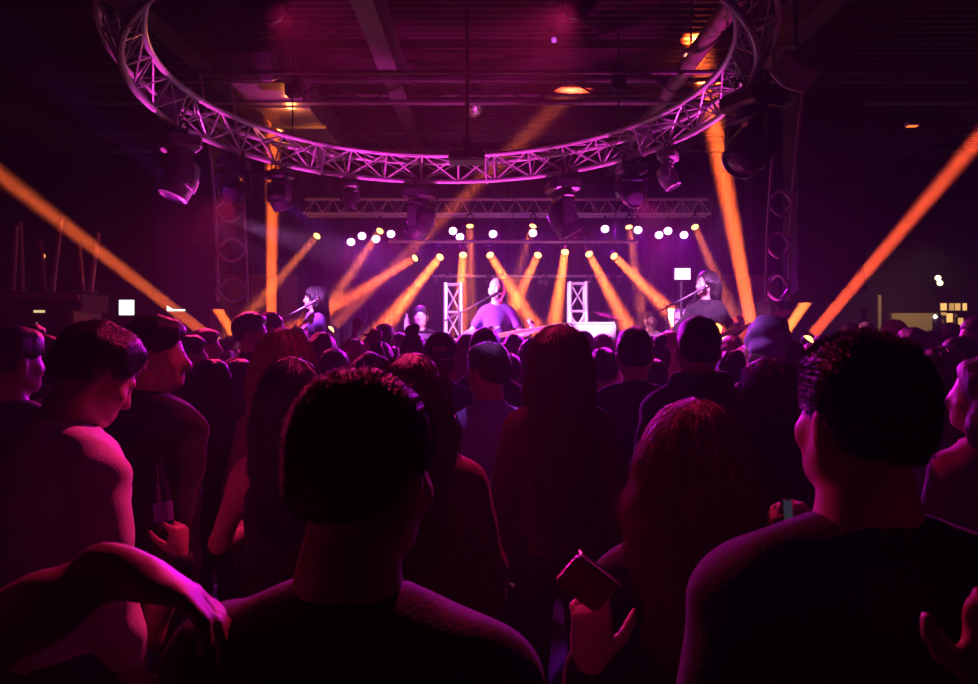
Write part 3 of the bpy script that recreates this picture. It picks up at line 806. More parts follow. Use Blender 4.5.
def hand_prims(w, d, n, side, curl=.5, point=False, k=.006, rmin=0, sz=1.0, spread=.0, thumb_curl=.4):
    """w wrist, d direction of the fingers, n palm normal (curl goes towards n), side: where the thumb sits (vector)"""
    d = d/np.linalg.norm(d); n = n - d*(n@d); n /= np.linalg.norm(n); x = np.cross(n, d); 
    if x@side < 0: x = -x
    pr = []; S = sz
    c = w + d*.048*S; M = np.stack([x, n, d], 1)
    pr.append(('E', c, A3(.041, .018, .050)*S, M, .02)); 
    pr.append(('C', w-d*.02*S, w+d*.03*S, .024*S, .024*S, .02))
    for i in range(4):
        off = (.030-.020*i)*S; L = (.95, 1.05, 1.0, .78)[i]*S
        p = w + x*off + d*(.088-.004*abs(i-1.3))*S; dd = d + x*spread*(1.5-i)*.3; dd /= np.linalg.norm(dd)
        cu = curl*(1+.08*i)
        if point: cu = .04 if i == 0 else 1.45
        for j, (l, r) in enumerate(((.044, .0095), (.027, .0085), (.022, .0075))):
            a = cu*(1.0 if j == 0 else 1.15)
            dn = dd*math.cos(a) + n*math.sin(a); nn = n*math.cos(a) - dd*math.sin(a)
            q = p + dn*l*L; rr = max(r*S, rmin)
            pr.append(('C', p.astype(np.float32), q.astype(np.float32), rr, rr*.93, k)); p, dd, n2 = q, dn, nn
            n_save = nn; n, nkeep = nn, n if j == 0 else nkeep
        n = nkeep
    p = w + x*.030*S + d*.022*S; dd = d*.62 + x*.70 + n*.28; dd /= np.linalg.norm(dd)
    for l, r in ((.040, .0125), (.030, .0105), (.024, .0090)):
        q = p + dd*l*S; rr = max(r*S, rmin); pr.append(('C', p.astype(np.float32), q.astype(np.float32), rr, rr*.93, .010)); p = q
        dd = dd + (n*.5 - x*.35)*thumb_curl + d*.15; dd /= np.linalg.norm(dd)
    return pr

ARMS = {  # elbow, wrist, finger direction, palm normal, thumb side, curl   (right arm, x>0)
    'down': ((.222, -.03, 1.11), (.215, .05, .87), (0, .15, -1), (-1, 0, 0), (0, 1, 0), .35),
    'front': ((.25, .02, 1.13), (.12, .27, 1.17), (-.5, .8, .2), (-.8, -.5, .2), (0, 0, 1), .9),
    'pocket': ((.27, -.08, 1.13), (.20, .07, .95), (-.2, .3, -1), (-1, 0, 0), (0, 1, 0), .5),
    'phone': ((.22, .24, 1.26), (.07, .40, 1.50), (-.1, .1, 1), (0, -1, .1), (-1, 0, 0), .55),
    'raise': ((.27, .16, 1.52), (.22, .22, 1.80), (0, .05, 1), (0, 1, 0), (-1, 0, 0), 1.3),
    'point': ((.24, .14, 1.55), (.17, .20, 1.83), (0, .1, 1), (0, 1, 0), (-1, 0, 0), .9),
    'drink': ((.26, .06, 1.14), (.17, .26, 1.33), (-.4, .5, .8), (-.9, -.2, .1), (-.3, -.5, .8), 1.0),
}
def person(x, y, S, label, yaw=0, head=(0, 0, 0), hair='short', hc='black', top='tee', tc='black', L='down', Rr='down',
           bulk=1.0, h=None, z0=0.0, skin=SKIN, legs='denim', hl=.35, hw=1.0, group=None, strands=0, mustache=False, lean=0.0,
           glasses=False, scale_head=1.05, seated=False, hatc='black', cat='person', fine_face=False, lrise=0):
    s = S/1.755
    if h is None: h = 0.011 if y < 2.2 else (0.015 if y < 4.0 else 0.021)
    if z0 > 0: h = .012
    hh = h/s
    HO = A3(0, -.005, 1.52); HM = rotm(*head)
    def hp(a, b2, c): return HO + HM @ ((A3(a, b2, c) - HO)*scale_head)
    def HE(c, r, k=.03, M=None): return ('E', hp(*c), A3(*r)*scale_head, HM if M is None else HM @ M, k)
    def HC(a, b2, ra, rb, k=.02): return ('C', hp(*a), hp(*b2), ra*scale_head, rb*scale_head, k)
    W = bulk; BI = A3
    def E(c, r, k=.05, M=None): return ('E', A3(*c), A3(*r), M, k)
    def C_(a, b2, ra, rb, k=.03): return ('C', A3(*a), A3(*b2), ra, rb, k)
    arms = {}
    Ri = Matrix.Rotation(-R(yaw), 3, 'Z')
    def tol(sd, a):
        f = lambda q: Ri @ (Vector(q) - Vector((x, y, z0))) / s
        g = lambda q: Ri @ Vector(q)
        o = [f(a[0]), f(a[1]), g(a[2]), g(a[3]), g(a[4])]
        return [(v[0]*sd, v[1], v[2]) for v in o] + list(a[5:])
    if isinstance(L, dict): L = tol(-1, L['w'])
    if isinstance(Rr, dict): Rr = tol(1, Rr['w'])
    for sd, spec in ((1, Rr), (-1, L)):
        a = ARMS[spec] if isinstance(spec, str) else spec
        f = lambda v: A3(v[0]*sd, v[1], v[2])
        arms[sd] = [f(a[0]), f(a[1]), f(a[2]), f(a[3]), f(a[4]), a[5], spec == 'point' or (len(a) > 6 and a[6] == 'point')]
    def torso(i=0.0):
        return [E((0, -.005, 1.29), (.152*W+i, .105*W+i, .185+i)), E((0, .005, 1.08), (.150*W+i, .108*W+i, .18+i), .08),
                E((0, -.01, .93), (.165*W+i, .118*W+i, .12+i), .06),
                C_((-.118*W, -.015, 1.385), (.118*W, -.015, 1.385), .054+i, .054+i, .05),
                C_((.02, -.03, 1.445), (.115*W, -.02, 1.398), .040+i, .040+i, .05), C_((-.02, -.03, 1.445), (-.115*W, -.02, 1.398), .040+i, .040+i, .05)]
    def arm(sd, i=0.0, part=1.0, fore=True):
        e, w_ = arms[sd][0], arms[sd][1]
        sh = A3(.156*sd*W, -.012, 1.368)
        if arms[sd][0][2] > 1.42: sh = A3(.165*sd*W, 0, 1.42)
        bm = .5+.5*W
        p = [('C', sh, sh+(e-sh)*part, .051*bm+i, (.051-.012*part)*bm+i, .035)]
        if fore: p += [('C', e, e+(w_-e)*.45, .040*bm+i, .039*bm+i, .02), ('C', e+(w_-e)*.4, w_, .039*bm+i, .026+i, .02)]
        return p
    if seated: hipz = .93; LG = [((.09, 0, .90), (.13, .42, .86), (.13, .45, .42+.0))]
    def legp(sd, i=0.0):
        hip, kn, an = ((.088, -.005, .90), (.10, .015, .49), (.105, -.015, .09)) if not seated else ((.088, .0, .88), (.15, .40, .86), (.15, .42, .44))
        f = lambda v: A3(v[0]*sd, v[1], v[2])
        return [('C', f(hip), f(kn), .088*W+i, .056+i, .04), ('C', f(kn), f(an), .056+i, .038+i, .02)]
    # ---- body
    pr = torso(-.006)
    pr += [C_((0, -.025, 1.42), (0, -.02, 1.50), .062, .056, .04), ('C', A3(0, -.018, 1.47), hp(0, -.012, 1.575), .056*(.6+.4*W), .052*(.6+.4*W), .03)]
    pr += [HE((0, -.014, 1.657), (.0745, .094, .090), .03), HE((0, .028, 1.60), (.060, .068, .074), .035), HE((0, .062, 1.546), (.032, .036, .028), .03)]
    for sd in (1, -1):
        pr.append(HC((.052*sd, -.005, 1.575), (.020*sd, .055, 1.545), .024, .024, .03))
        pr.append(HE((.045*sd, .062, 1.60), (.022, .020, .022), .02))
        pr += arm(sd, -.003)
        if not (L == 'none'): 
            a = arms[sd]; pr += hand_prims(a[1], a[2], a[3], a[4], a[5], a[6], rmin=h*.55/s, k=.006)
        if z0 > 0 or y < 2.2 or True: pr += legp(sd, -.006)
        foot = (.105*sd, -.02, .045) if not seated else (.15*sd, .40, .40)
        pr.append(C_(foot, (foot[0]+.01*sd, foot[1]+.15, foot[2]-.005), .038, .032, .02))
    if hh < .0135:
        pr += [HC((0, .090, 1.632), (0, .106, 1.597), .010, .0135, .014), HC((-.03, .080, 1.647), (.03, .080, 1.647), .012, .012, .012),
               HC((-.017, .090, 1.564), (.017, .090, 1.564), .0075, .0075, .006)]
    else: pr.append(HC((0, .085, 1.635), (0, .108, 1.597), .013, .016, .012))
    for sd in (1, -1):
        Me = np.array(Matrix.Rotation(R(-22*sd), 3, 'Z') @ Matrix.Rotation(R(-10), 3, 'X'), np.float32)
        pr.append(HE((.081*sd, -.012, 1.612), (max(.010, hh*.9), .019, .032), .008, Me))
    cuts = []
    if hh < .0135:
        for sd in (1, -1):
            cuts.append(('S', HE((.031*sd, .098, 1.624), (.017, .014, .011), .01), .01))
            cuts.append(('S', HE((.094*sd, -.004, 1.614), (.007, .010, .018), .01), .006))
    V, Q = solid(pr, hh, cuts)
    root = quads_mesh('person', V*s, Q, skin)
    root.location = (x, y, z0); root.rotation_euler = (-R(lean), 0, R(yaw))
    tagp(root, label, cat, group)
    # ---- clothes
    def sub(name, V, Q, m): return quads_mesh(name, V*s, Q, m, root)
    ph = random.random()*6
    fold = lambda amp, f=26: (lambda X, Y, Z: amp*wob(X, Y, Z, f, ph))
    sleeve = {'tee': .55, 'tank': 0, 'dress': 0}.get(top, 1)
    ti = {'tee': .012, 'tank': .007, 'dress': .007, 'shirt': .013, 'jacket': .019, 'hoodie': .022, 'long': .013}[top]
    pr = torso(ti)
    if top in ('tank', 'dress'): pr = pr[:3] + [C_((.085, -.03, 1.36), (.075, -.02, 1.45), .035, .03, .02), C_((-.085, -.03, 1.36), (-.075, -.02, 1.45), .035, .03, .02)]
    ncut = E((0, .012, 1.520), (.071, .086, .062))
    cuts = [('S', ncut, .012), ('P', A3(0, 0, -1), -.90+(.0 if top != 'dress' else .35))]
    if sleeve:
        for sd in (1, -1):
            q = arm(sd, ti+.004, sleeve, sleeve == 1)
            pr += q
            if sleeve == 1:
                e, w_ = arms[sd][0], arms[sd][1]; n = (w_-e)/np.linalg.norm(w_-e)
                cuts.append(('S', ('E', (w_+n*.055).astype(np.float32), A3(.06, .06, .05), np.array(Vector(n).to_track_quat('Z', 'Y').to_matrix(), np.float32), .01), .008))
            else:
                e = arms[sd][0]; sh = q[0][1]; n = (e-sh)/np.linalg.norm(e-sh)
                en = sh+(e-sh)*sleeve + n*.085
                cuts.append(('S', ('E', en.astype(np.float32), A3(.085, .085, .055), np.array(Vector(n).to_track_quat('Z', 'Y').to_matrix(), np.float32), .01), .008))
    V, Q = solid(pr, hh, cuts, fold(.0035 if top in ('tee', 'tank', 'long', 'dress') else .006))
    gname = {'tee': 't_shirt', 'tank': 'tank_top', 'dress': 'dress', 'shirt': 'shirt', 'jacket': 'jacket', 'hoodie': 'hoodie', 'long': 'sweater'}[top]
    tm = CL[tc]; gar = sub(gname, V, Q, tm)
    if top in ('shirt', 'jacket'):
        ring_ = []
        for i in range(10):
            a0, a1 = 2*math.pi*i/10, 2*math.pi*(i+1)/10
            f = lambda a: A3(.068*math.cos(a), -.008+.068*math.sin(a)+.004, 1.480-.022*math.sin(a))
            ring_.append(('C', f(a0), f(a1), .016, .016, .01)); ring_.append(('C', f(a0)+A3(.01*math.cos(a0), .01*math.sin(a0), -.025), f(a1)+A3(.01*math.cos(a1), .01*math.sin(a1), -.025), .014, .014, .01))
        V, Q = solid(ring_, min(hh, .014)); c = quads_mesh('collar', V*s, Q, tm, gar)
    if top == 'hoodie':
        V, Q = solid([E((0, -.095, 1.475), (.115, .055, .06), .03), C_((-.09, -.04, 1.50), (-.06, .07, 1.47), .03, .022, .04), C_((.09, -.04, 1.50), (.06, .07, 1.47), .03, .022, .04), C_((-.09, -.05, 1.50), (.09, -.05, 1.50), .035, .035, .04)], hh, (), fold(.005))
        quads_mesh('hood', V*s, Q, tm, gar)
    if top == 'tee' and y < 1.3:
        ring_ = []
        for i in range(16):
            a0, a1 = 2*math.pi*i/16, 2*math.pi*(i+1)/16
            f = lambda a: A3(.074*math.cos(a), -.006+.078*math.sin(a), 1.456-.018*math.sin(a))
            ring_.append(('C', f(a0), f(a1), .013, .013, .004))
        V, Q = solid(ring_, .006); quads_mesh('collar', V*s, Q, tm, gar)
    # trousers + shoes
    pr = [E((0, -.01, .93), (.165*W+.008, .118*W+.008, .12), .05)] + legp(1, .008) + legp(-1, .008)
    hb = max(hh, .018)
    V, Q = solid(pr, hb, [('P', A3(0, 0, 1), 1.0), ('P', A3(0, 0, -1), -(.075 if not seated else .44))], fold(.004, 20)); sub('trousers', V, Q, CL[legs])
    for sd in (1, -1):
        fz = 0 if not seated else .36; fy = 0 if not seated else .42; fx = .105 if not seated else .15
        V, Q = solid([C_((fx*sd, fy-.035, .052+fz), (fx*sd, fy-.01, .052+fz), .050, .050, .02), C_((fx*sd, fy, .045+fz), ((fx+.012)*sd, fy+.15, .042+fz), .046, .040, .02)], hb, [('P', A3(0, 0, -1), -(.004+fz)), ('P', A3(0, 0, 1), .11+fz)]); sub('shoe', V, Q, CL['shoe'])
    # ---- hair
    hm = HAIRS[hc]; hy = min(hh, .013)
    def plane(n, p, k=0):  # keep side where n.(q-p)<0 in the head frame
        N = HM @ A3(*n); N /= np.linalg.norm(N); return ('P', N, float(N @ hp(*p))) + ((k,) if k else ())
    strandf = lambda amp, f: (lambda X, Y, Z: amp*(np.sin(f*X+3*np.sin(9*Z+ph))*np.cos(f*.8*Y+2*np.sin(7*Z)) + .5*np.sin(f*2.3*X+ph+f*1.9*Y)) + amp*.8*wob(X, Y, Z, 22, ph))
    hairo = None
    if hair in ('short', 'crop', 'bun', 'curly'):
        g = {'short': .011, 'crop': .008, 'bun': .012, 'curly': .030}[hair]
        pr = [HE((0, -.016, 1.662), (.0765+g, .096+g, .091+g), .02), HE((0, -.040, 1.60), (.064+g*.6, .052+g*.5, .062), .03)]
        cuts = [plane((0, .55, -1), (0, 0, 1.618 if hair != 'curly' else 1.60), .018), ('S', HE((0, .135, 1.615), (.078, .085, .092), .02), .02), plane((0, 0, -1), (0, 0, 1.553), .02)]
        for sd in (1, -1): cuts.append(('S', HE((.090*sd, -.004, 1.610), (.034, .031, .043), .01), .010))
        if hair == 'short': pr.append(HE((0, .03, 1.718), (.058, .055, .030), .04))
        amp = {'short': .0035, 'crop': .0012, 'bun': .002, 'curly': .009}[hair]
        V, Q = solid(pr, hy, cuts, strandf(amp, 70) if hair != 'curly' else (lambda X, Y, Z: .009*wob(X, Y, Z, 60, ph)))
        hairo = sub('hair', V, Q, hm)
        if hair == 'bun':
            V, Q = solid([HE((0, -.06, 1.775), (.05, .05, .042), .02), HE((.02, -.075, 1.80), (.03, .03, .025), .02)], hy, (), strandf(.004, 90)); quads_mesh('bun', V*s, Q, hm, hairo)
    elif hair in ('long', 'ponytail'):
        pr = [HE((0, -.018, 1.665), (.092, .110, .104), .02), HE((0, -.06, 1.60), (.086, .07, .09), .04)]
        cuts = [plane((0, 1, -.9), (0, .058, 1.66)), plane((0, 1, 0), (0, .095, 1.6))]
        if hair == 'long':
            n = 6; zt = 1.62
            for i in range(n):
                t = i/(n-1); zz = zt - hl*t
                a = hp(0, -.058, 1.62); b_ = A3(0, -.115, min(1.47, zt-hl*.5))
                c = a*(1-t) + A3(0, -.125+.02*t, zt-hl)*t + A3(0, -.012, 0)*math.sin(math.pi*t)
                wd = (.094 + .022*math.sin(math.pi*min(1, t*1.2)) - .022*t)*hw
                pr.append(('E', c.astype(np.float32), A3(wd, .050-.014*t, hl/n*1.0+.03), None, .04))
            for sd in (1, -1):
                a = hp(.080*sd, -.008, 1.645); b_ = hp(.088*sd, .0, 1.55)*.6 + A3(.10*sd*hw, -.04, 1.50)*.4
                c = A3(.098*sd*hw, -.045, max(1.62-hl, 1.40) if hl < .3 else 1.38)
                pr += [('C', a, b_.astype(np.float32), .024, .026, .03), ('C', b_.astype(np.float32), c, .026, .022, .04)]
            cuts.append(('S', HE((0, .118, 1.612), (.068, .085, .105), .02), .015))
        V, Q = solid(pr, hy, [c for c in cuts if c[0] == 'S'] + ([cuts[0]] if hair == 'ponytail' else []), strandf(.0045, 85))
        hairo = sub('hair', V, Q, hm)
        if hair == 'ponytail':
            V, Q = solid([('C', hp(0, -.12, 1.70), hp(0, -.165, 1.64), .026, .032, .02), ('C', hp(0, -.165, 1.64), hp(0, -.15, 1.46), .032, .014, .02)], hy, (), strandf(.003, 90)); quads_mesh('ponytail', V*s, Q, hm, hairo)
    elif hair == 'cap':
        g = .014
        V, Q = solid([HE((0, -.01, 1.668), (.078+g, .099+g, .092+g), .02)], hy, [plane((0, .12, -1), (0, 0, 1.652))]); cp = sub('cap', V, Q, CL[hatc])
        V, Q = solid([HE((0, -.02, 1.61), (.078, .088, .075), .02)], hy, [plane((0, .7, -1), (0, 0, 1.60)), plane((0, 0, 1), (0, 0, 1.66))], strandf(.002, 80)); hairo = sub('hair', V, Q, hm)
        V, Q = solid([HE((0, .125, 1.665), (.07, .075, .010), .01)], min(hh, .011), [plane((0, -1, 0), (0, .07, 1.6))]); quads_mesh('peak', V*s, Q, CL[hatc], cp)
        if label.find('patch') >= 0:
            b = MB(); c = hp(0, -.119, 1.695)*s; rot = Matrix(HM.tolist()); b.box(Vector(c), (.075*s, .012, .026*s), rot @ Matrix.Rotation(R(-14), 3, 'X'), bev=.003)
            b.build('patch', CL['maroon'] if False else mat('orange_patch', (.5, .12, .05), .8), cp)
    elif hair == 'beanie':
        V, Q = solid([HE((0, -.02, 1.675), (.096, .115, .10), .03), HE((0, -.085, 1.73), (.078, .065, .055), .05)], min(hy, .010), [plane((0, .45, -1), (0, 0, 1.615))],
                     lambda X, Y, Z: (.006*np.sin(75*(Z+.55*Y)+1.6*np.sin(18*X)) + .003*wob(X, Y, Z, 40)).astype(np.float32)); cp = sub('beanie', V, Q, CL[hatc])
        V, Q = solid([HE((0, -.05, 1.58), (.075, .06, .07), .03)], hy, [plane((0, 0, 1), (0, 0, 1.63))], strandf(.003, 80)); hairo = sub('hair', V, Q, hm)
    if hair == 'bald' or mustache:
        pass
    if mustache:  # beard
        V, Q = solid([HE((0, .062, 1.548), (.044, .046, .036), .02), HE((.048, .02, 1.572), (.020, .035, .035), .02), HE((-.048, .02, 1.572), (.020, .035, .035), .02), HC((-.022, .095, 1.578), (.022, .095, 1.578), .008, .008, .01)], .009,
                     [('S', HE((0, .105, 1.563), (.016, .02, .006), .01), .004)], strandf(.002, 120)); sub('beard', V, Q, HAIRS[hc if hc != 'bald' else 'grey'])
    if fine_face or y < 2.0:
        for sd in (1, -1):
            b = MB(); b.sphere(Vector(hp(.031*sd, .0735, 1.624))*s, .0125*s, 12); eo = b.build('eye', EYEW, root)
            b = MB(); b.sphere(Vector(hp(.031*sd, .083, 1.624))*s, .0052*s, 8); b.build('iris', CL['black'], eo)
    if strands and hairo:
        me = hairo.data; nv = len(me.vertices); co = np.empty(nv*3, np.float32); me.vertices.foreach_get('co', co); co = co.reshape(-1, 3)
        no = np.empty(nv*3, np.float32); me.vertex_normals.foreach_get('vector', no); no = no.reshape(-1, 3)
        idx = RNG.integers(0, nv, strands)
        P0 = co[idx] + RNG.normal(0, .0015 if hair in ('short', 'crop') else hh*s*.5, (strands, 3)); N0 = no[idx]
        VV = []; QQ = []
        if hair in ('long', 'ponytail', 'bun'):
            kd = KDTree(nv)
            for i in range(nv): kd.insert(co[i], i)
            kd.balance(); ns = 9; st = .030
            pts = np.empty((strands, ns, 3))
            for j in range(strands):
                p = P0[j].copy(); g = np.array([RNG.normal(0, .16), RNG.normal(0, .1), -1.0]); lift = abs(RNG.normal(0, .0028))
                wv = RNG.random()*6; wa = .0012 if y > 2 or hc != 'copper' else .0035
                for q in range(ns):
                    _, i2, dist = kd.find(Vector(p)); n = no[i2]
                    pts[j, q] = co[i2]*.5 + p*.5 + n*(lift*(1+q*.35)) + np.array([math.sin(q*.9+wv), math.cos(q*.8+wv), 0])*wa*q*.5
                    t = g - n*(g@n); t /= max(np.linalg.norm(t), 1e-3); p = (co[i2]*.3 + p*.7) + t*st
            rad = .0009*max(1, y/1.6)
        else:
            ns = 3; pts = np.empty((strands, ns, 3)); ln = (.006 if hair == 'short' else .0045)
            HMf = HM
            dirs = N0*.9 + (HMf @ A3(0, .15, .1)) + RNG.normal(0, .30, (strands, 3))
            for q in range(ns): pts[:, q] = P0 + dirs*ln*(q/(ns-1)) + np.array([0, 0, -1])*ln*.25*(q/(ns-1))**2
            rad = .0006
        n3 = 3
        T = np.gradient(pts, axis=1); T /= np.maximum(np.linalg.norm(T, axis=2, keepdims=True), 1e-9)
        up = np.array([.3, .9, .31]); X = np.cross(T, up); X /= np.maximum(np.linalg.norm(X, axis=2, keepdims=True), 1e-9); Yv = np.cross(T, X)
        taper = np.linspace(1, .25, ns)[None, :, None]
        rings = [pts + (X*math.cos(2*math.pi*k/3) + Yv*math.sin(2*math.pi*k/3))*rad*taper for k in range(3)]
        VV = np.stack(rings, 2).reshape(-1, 3)      # strand, ring, k
        base = (np.arange(strands)*ns*3)[:, None, None]; ri = (np.arange(ns-1)*3)[None, :, None]; k = np.arange(3)[None, None, :]; k2 = (k+1) % 3
        QQ = np.stack([base+ri+k, base+ri+k2, base+ri+3+k2, base+ri+3+k], -1).reshape(-1, 4)
        quads_mesh('loose_strands', VV, QQ, hm, hairo)
    root['_arms'] = [0]; del root['_arms']
    if glasses:
        b = MB()
        for sd in (1, -1):
            c = Vector(hp(.032*sd, .108, 1.622))*s; fx = Vector(HM @ A3(1, 0, 0)); fz = Vector(HM @ A3(0, 0, 1))
            b.tube([c + (fx*math.cos(a)*.025+fz*math.sin(a)*.019)*s for a in [i*math.pi/8 for i in range(16)]], .0022, 6, closed=True)
            b.tube([Vector(hp(.056*sd, .106, 1.625))*s, Vector(hp(.088*sd, .0, 1.628))*s, Vector(hp(.088*sd, -.02, 1.61))*s], .002, 6)
        b.tube([Vector(hp(-.008, .112, 1.625))*s, Vector(hp(.008, .112, 1.625))*s], .002, 6)
        b.build('glasses', BLACKP, root)
    return root

def local_pt(root, p):  # baseline-less local metres -> world
    return root.matrix_basis @ Vector(p)

PLACED = []
def who(u, v, w, label, d=None, hw_=.185, z0=0.0, **k):
    """a person whose head (hw_ metres wide) spans w pixels centred on u with its top at v"""
    d = d or F*hw_/w
    best = None
    for m in (1, 1.03, .97, 1.06, .94, 1.09, .91, 1.13, .88, 1.18, .84, 1.24, .79):
        p = P(u, v, d*m); q = min([((p.x-a)/.50)**2 + ((p.y-b2)/.36)**2 for a, b2 in PLACED] or [9])
        if z0 > 0 or q >= 1: best = (9, m); break
        if p.y < 7.0 and (best is None or q > best[0]): best = (q, m)
    if best[0] < .55 and k.get('group'): return None
    d *= best[1]
    p = P(u, v, d)
    if z0 == 0: PLACED.append((p.x, p.y))
    S = p.z - z0
    if k.get('hair') == 'beanie': S -= .03
    if k.get('hair') == 'cap': S -= .01
    return person(p.x, d, S, label, z0=z0, **k)
# ---- nearest people
p_front = who(352, 371, 147, 'man with short dark hair and dark t-shirt seen from behind, nearest of the crowd', d=.93, scale_head=1.0, head=(-22, 6, 5), hair='crop', hc='brown', top='tee', tc='charcoal', yaw=-6, bulk=1.13, strands=15000, h=.008)
p_tall = who(860, 317, 122, 'tall man with thick black hair and black t-shirt standing nearest at the right', d=1.04, scale_head=.88, head=(10, 0, 0), hair='short', hc='black', top='tee', tc='black', yaw=4, bulk=1.12, strands=14000, h=.008)
p_hair = who(688, 413, 132, 'woman with tousled reddish hair holding a phone between the two nearest men', d=1.55, head=(-8, 5, 4), hair='long', hl=.32, hc='copper', top='long', tc='black', hw=1.3, strands=7000, Rr={'w': (P(800, 640, 1.42), P(808, 560, 1.30), (-.15, 0, 1), (-.6, -.3, 0), (0, -1, .2), .7)}, L={'w': (P(575, 760, 1.42), P(590, 665, 1.24), (.05, 0, 1), (0, 1, .1), (1, 0, 0), .8)}, h=.009, skin=SKIN2)
p_white = who(70, 321, 72, 'man in a pale shirt looking down at the left edge of the crowd', d=1.98, hair='short', hc='black', head=(-12, 32, 0), yaw=-34, top='shirt', tc='white', bulk=1.12, strands=4500, h=.010)
# ---- second ring
p_long = who(559, 331, 62, 'woman with very long straight dark hair standing in the middle of the crowd', hw_=.205, d=2.95, hair='long', hl=.58, hw=1.12, hc='auburn', top='long', tc='maroon', strands=2600, skin=SKIN2)
who(418, 361, 58, 'woman with long wavy dark hair just beyond the nearest man’s head', hw_=.2, d=2.25, head=(-14, 0, -4), hair='long', hl=.42, hc='brown', hw=1.05, top='long', tc='maroon', strands=1800, skin=SKIN2)
who(290, 364, 60, 'dark-haired woman in a tank top behind the blond woman at left', hw_=.2, d=2.3, head=(8, 4, 3), hair='long', hl=.34, hc='black', top='tank', tc='black', strands=1600, L='front')
who(286, 335, 52, 'woman with pink-lit wavy blond hair left of the nearest man', hw_=.21, d=3.1, head=(-6, 0, 0), hair='long', hl=.34, hc='blond', hw=1.1, top='tank', tc='grey', strands=2400, skin=SKIN2)
who(769, 364, 50, 'woman with long straight brown hair in front of the tallest man’s shoulder', hw_=.195, d=2.75, head=(6, 0, 0), hair='long', hl=.46, hc='brown', top='long', tc='charcoal', strands=2200, skin=SKIN2)
who(490, 346, 44, 'man in a blue collared shirt turned half to the left', d=3.15, head=(38, 4, 0), yaw=6, hair='short', hc='black', top='shirt', tc='lightblue', bulk=1.08, strands=1800)
who(634, 331, 37, 'man with cropped black hair in a dark jacket right of the long-haired woman', d=3.8, hair='short', hc='black', top='jacket', tc='charcoal', bulk=1.1, strands=900)
who(698, 321, 43, 'broad man in a dark hooded sweatshirt in front of the right guitarist', d=3.3, hair='short', hc='black', top='hoodie', tc='charcoal', bulk=1.12, strands=1200)
who(761, 319, 42, 'person in a slouchy lilac beanie near the right side of the stage', d=3.75, head=(-10, 0, 8), hair='beanie', hatc='lilac', hc='brown', top='jacket', tc='charcoal')
who(441, 335, 31, 'man in a black cap with an orange patch and blue jacket', d=4.2, hair='cap', hatc='black', hc='black', top='jacket', tc='navy', head=(0, -6, 0), bulk=1.05)
who(153, 321, 46, 'man with dark hair in a black jacket looking right beside the pale-shirted man', d=2.75, head=(-62, 4, 0), yaw=-20, hair='short', hc='black', top='jacket', tc='black', Rr={'w': (P(150, 640, 2.4), P(178, 556, 2.42), (-.02, .1, 1), (-.8, .4, 0), (-.6, -.6, .2), 1.0)}, strands=1200, bulk=1.05)
who(12, 331, 44, 'man with dark bushy hair cut by the left edge of the picture', d=2.95, head=(-30, 4, 0), hair='short', hc='black', top='tee', tc='black', strands=600)
who(214, 364, 36, 'woman with long dark hair left of the dark-haired woman in the tank top', hw_=.2, d=3.5, hair='long', hl=.4, hc='brown', top='long', tc='black', strands=800, head=(-8, 0, 0))
who(180, 360, 32, 'woman with long hair in a shiny brown leather jacket at left', hw_=.2, d=3.7, hair='long', hl=.3, hc='auburn', top='jacket', tc='brownleather', strands=800, head=(-30, 0, 0))
who(190, 338, 26, 'man with dark hair looking right beyond the leather-jacketed woman', d=4.9, head=(-70, 0, 0), hair='short', hc='black', top='tee', tc='grey')
who(121, 338, 22, 'man with pink-lit face looking left beyond the pale-shirted man', d=5.2, head=(60, 0, 0), yaw=20, hair='short', hc='brown', top='tee', tc='black')
who(48, 338, 26, 'small woman with dark hair between the two men at the left edge', d=4.4, head=(-50, 0, 0), hair='bun', hc='black', top='tee', tc='black', skin=SKIN2)
who(206, 331, 20, 'man with brown hair and pink-lit profile near the left uplight', d=5.9, head=(-75, 0, 0), hair='short', hc='brown', top='tee', tc='charcoal')
p_photo = who(251, 315, 23, 'man in profile filming the stage with a glowing phone', d=5.3, head=(-68, 0, 0), yaw=-10, hair='short', hc='black', top='jacket', tc='black', L='phone')
who(271, 314, 20, 'man with short hair in profile directly beyond the man filming', d=6.0, head=(-72, 0, 0), hair='crop', hc='brown', top='shirt', tc='navy')
who(322, 336, 24, 'woman with reddish hair just right of the pink-lit blond woman', hw_=.2, d=5.0, hair='long', hl=.3, hc='auburn', top='tank', tc='black', skin=SKIN2)
who(354, 342, 26, 'woman with bright long blond hair near the stage under the pointing hand', hw_=.2, d=5.0, hair='long', hl=.34, hc='blond', hw=1.1, top='tank', tc='white', skin=SKIN2, strands=600)
p_fist = who(334, 352, 26, 'person in black raising a fist beside the bright blond woman', d=4.3, hair='short', hc='black', top='long', tc='black', Rr='raise')
p_point = who(372, 338, 20, 'person pointing one finger up at the stage', d=6.2, hair='short', hc='brown', top='tank', tc='black', L='point', skin=SKIN2)
who(384, 326, 23, 'man with dark hair sticking up left of the centre front', d=5.6, hair='short', hc='black', top='tee', tc='charcoal')
who(380, 344, 26, 'man with a round close-shaved head below the dark spiky-haired man', d=4.8, hair='crop', hc='brown', top='tee', tc='grey')
who(372, 360, 34, 'short person with dark hair peeking above the nearest man’s head', d=3.6, hair='curly', hc='black', top='tee', tc='black')
who(413, 336, 23, 'woman with her hair up in a topknot left of the capped man', d=5.3, hair='bun', hc='brown', top='tank', tc='maroon', skin=SKIN2)
who(399, 335, 16, 'woman with shoulder-length hair near the stage beside the topknot', d=6.6, hair='long', hl=.25, hc='brown', top='tee', tc='pink')
who(468, 337, 24, 'woman with brown hair pink at the edge between the cap and the blue shirt', hw_=.2, d=5.4, hair='long', hl=.3, hc='auburn', top='tank', tc='pink', skin=SKIN2)
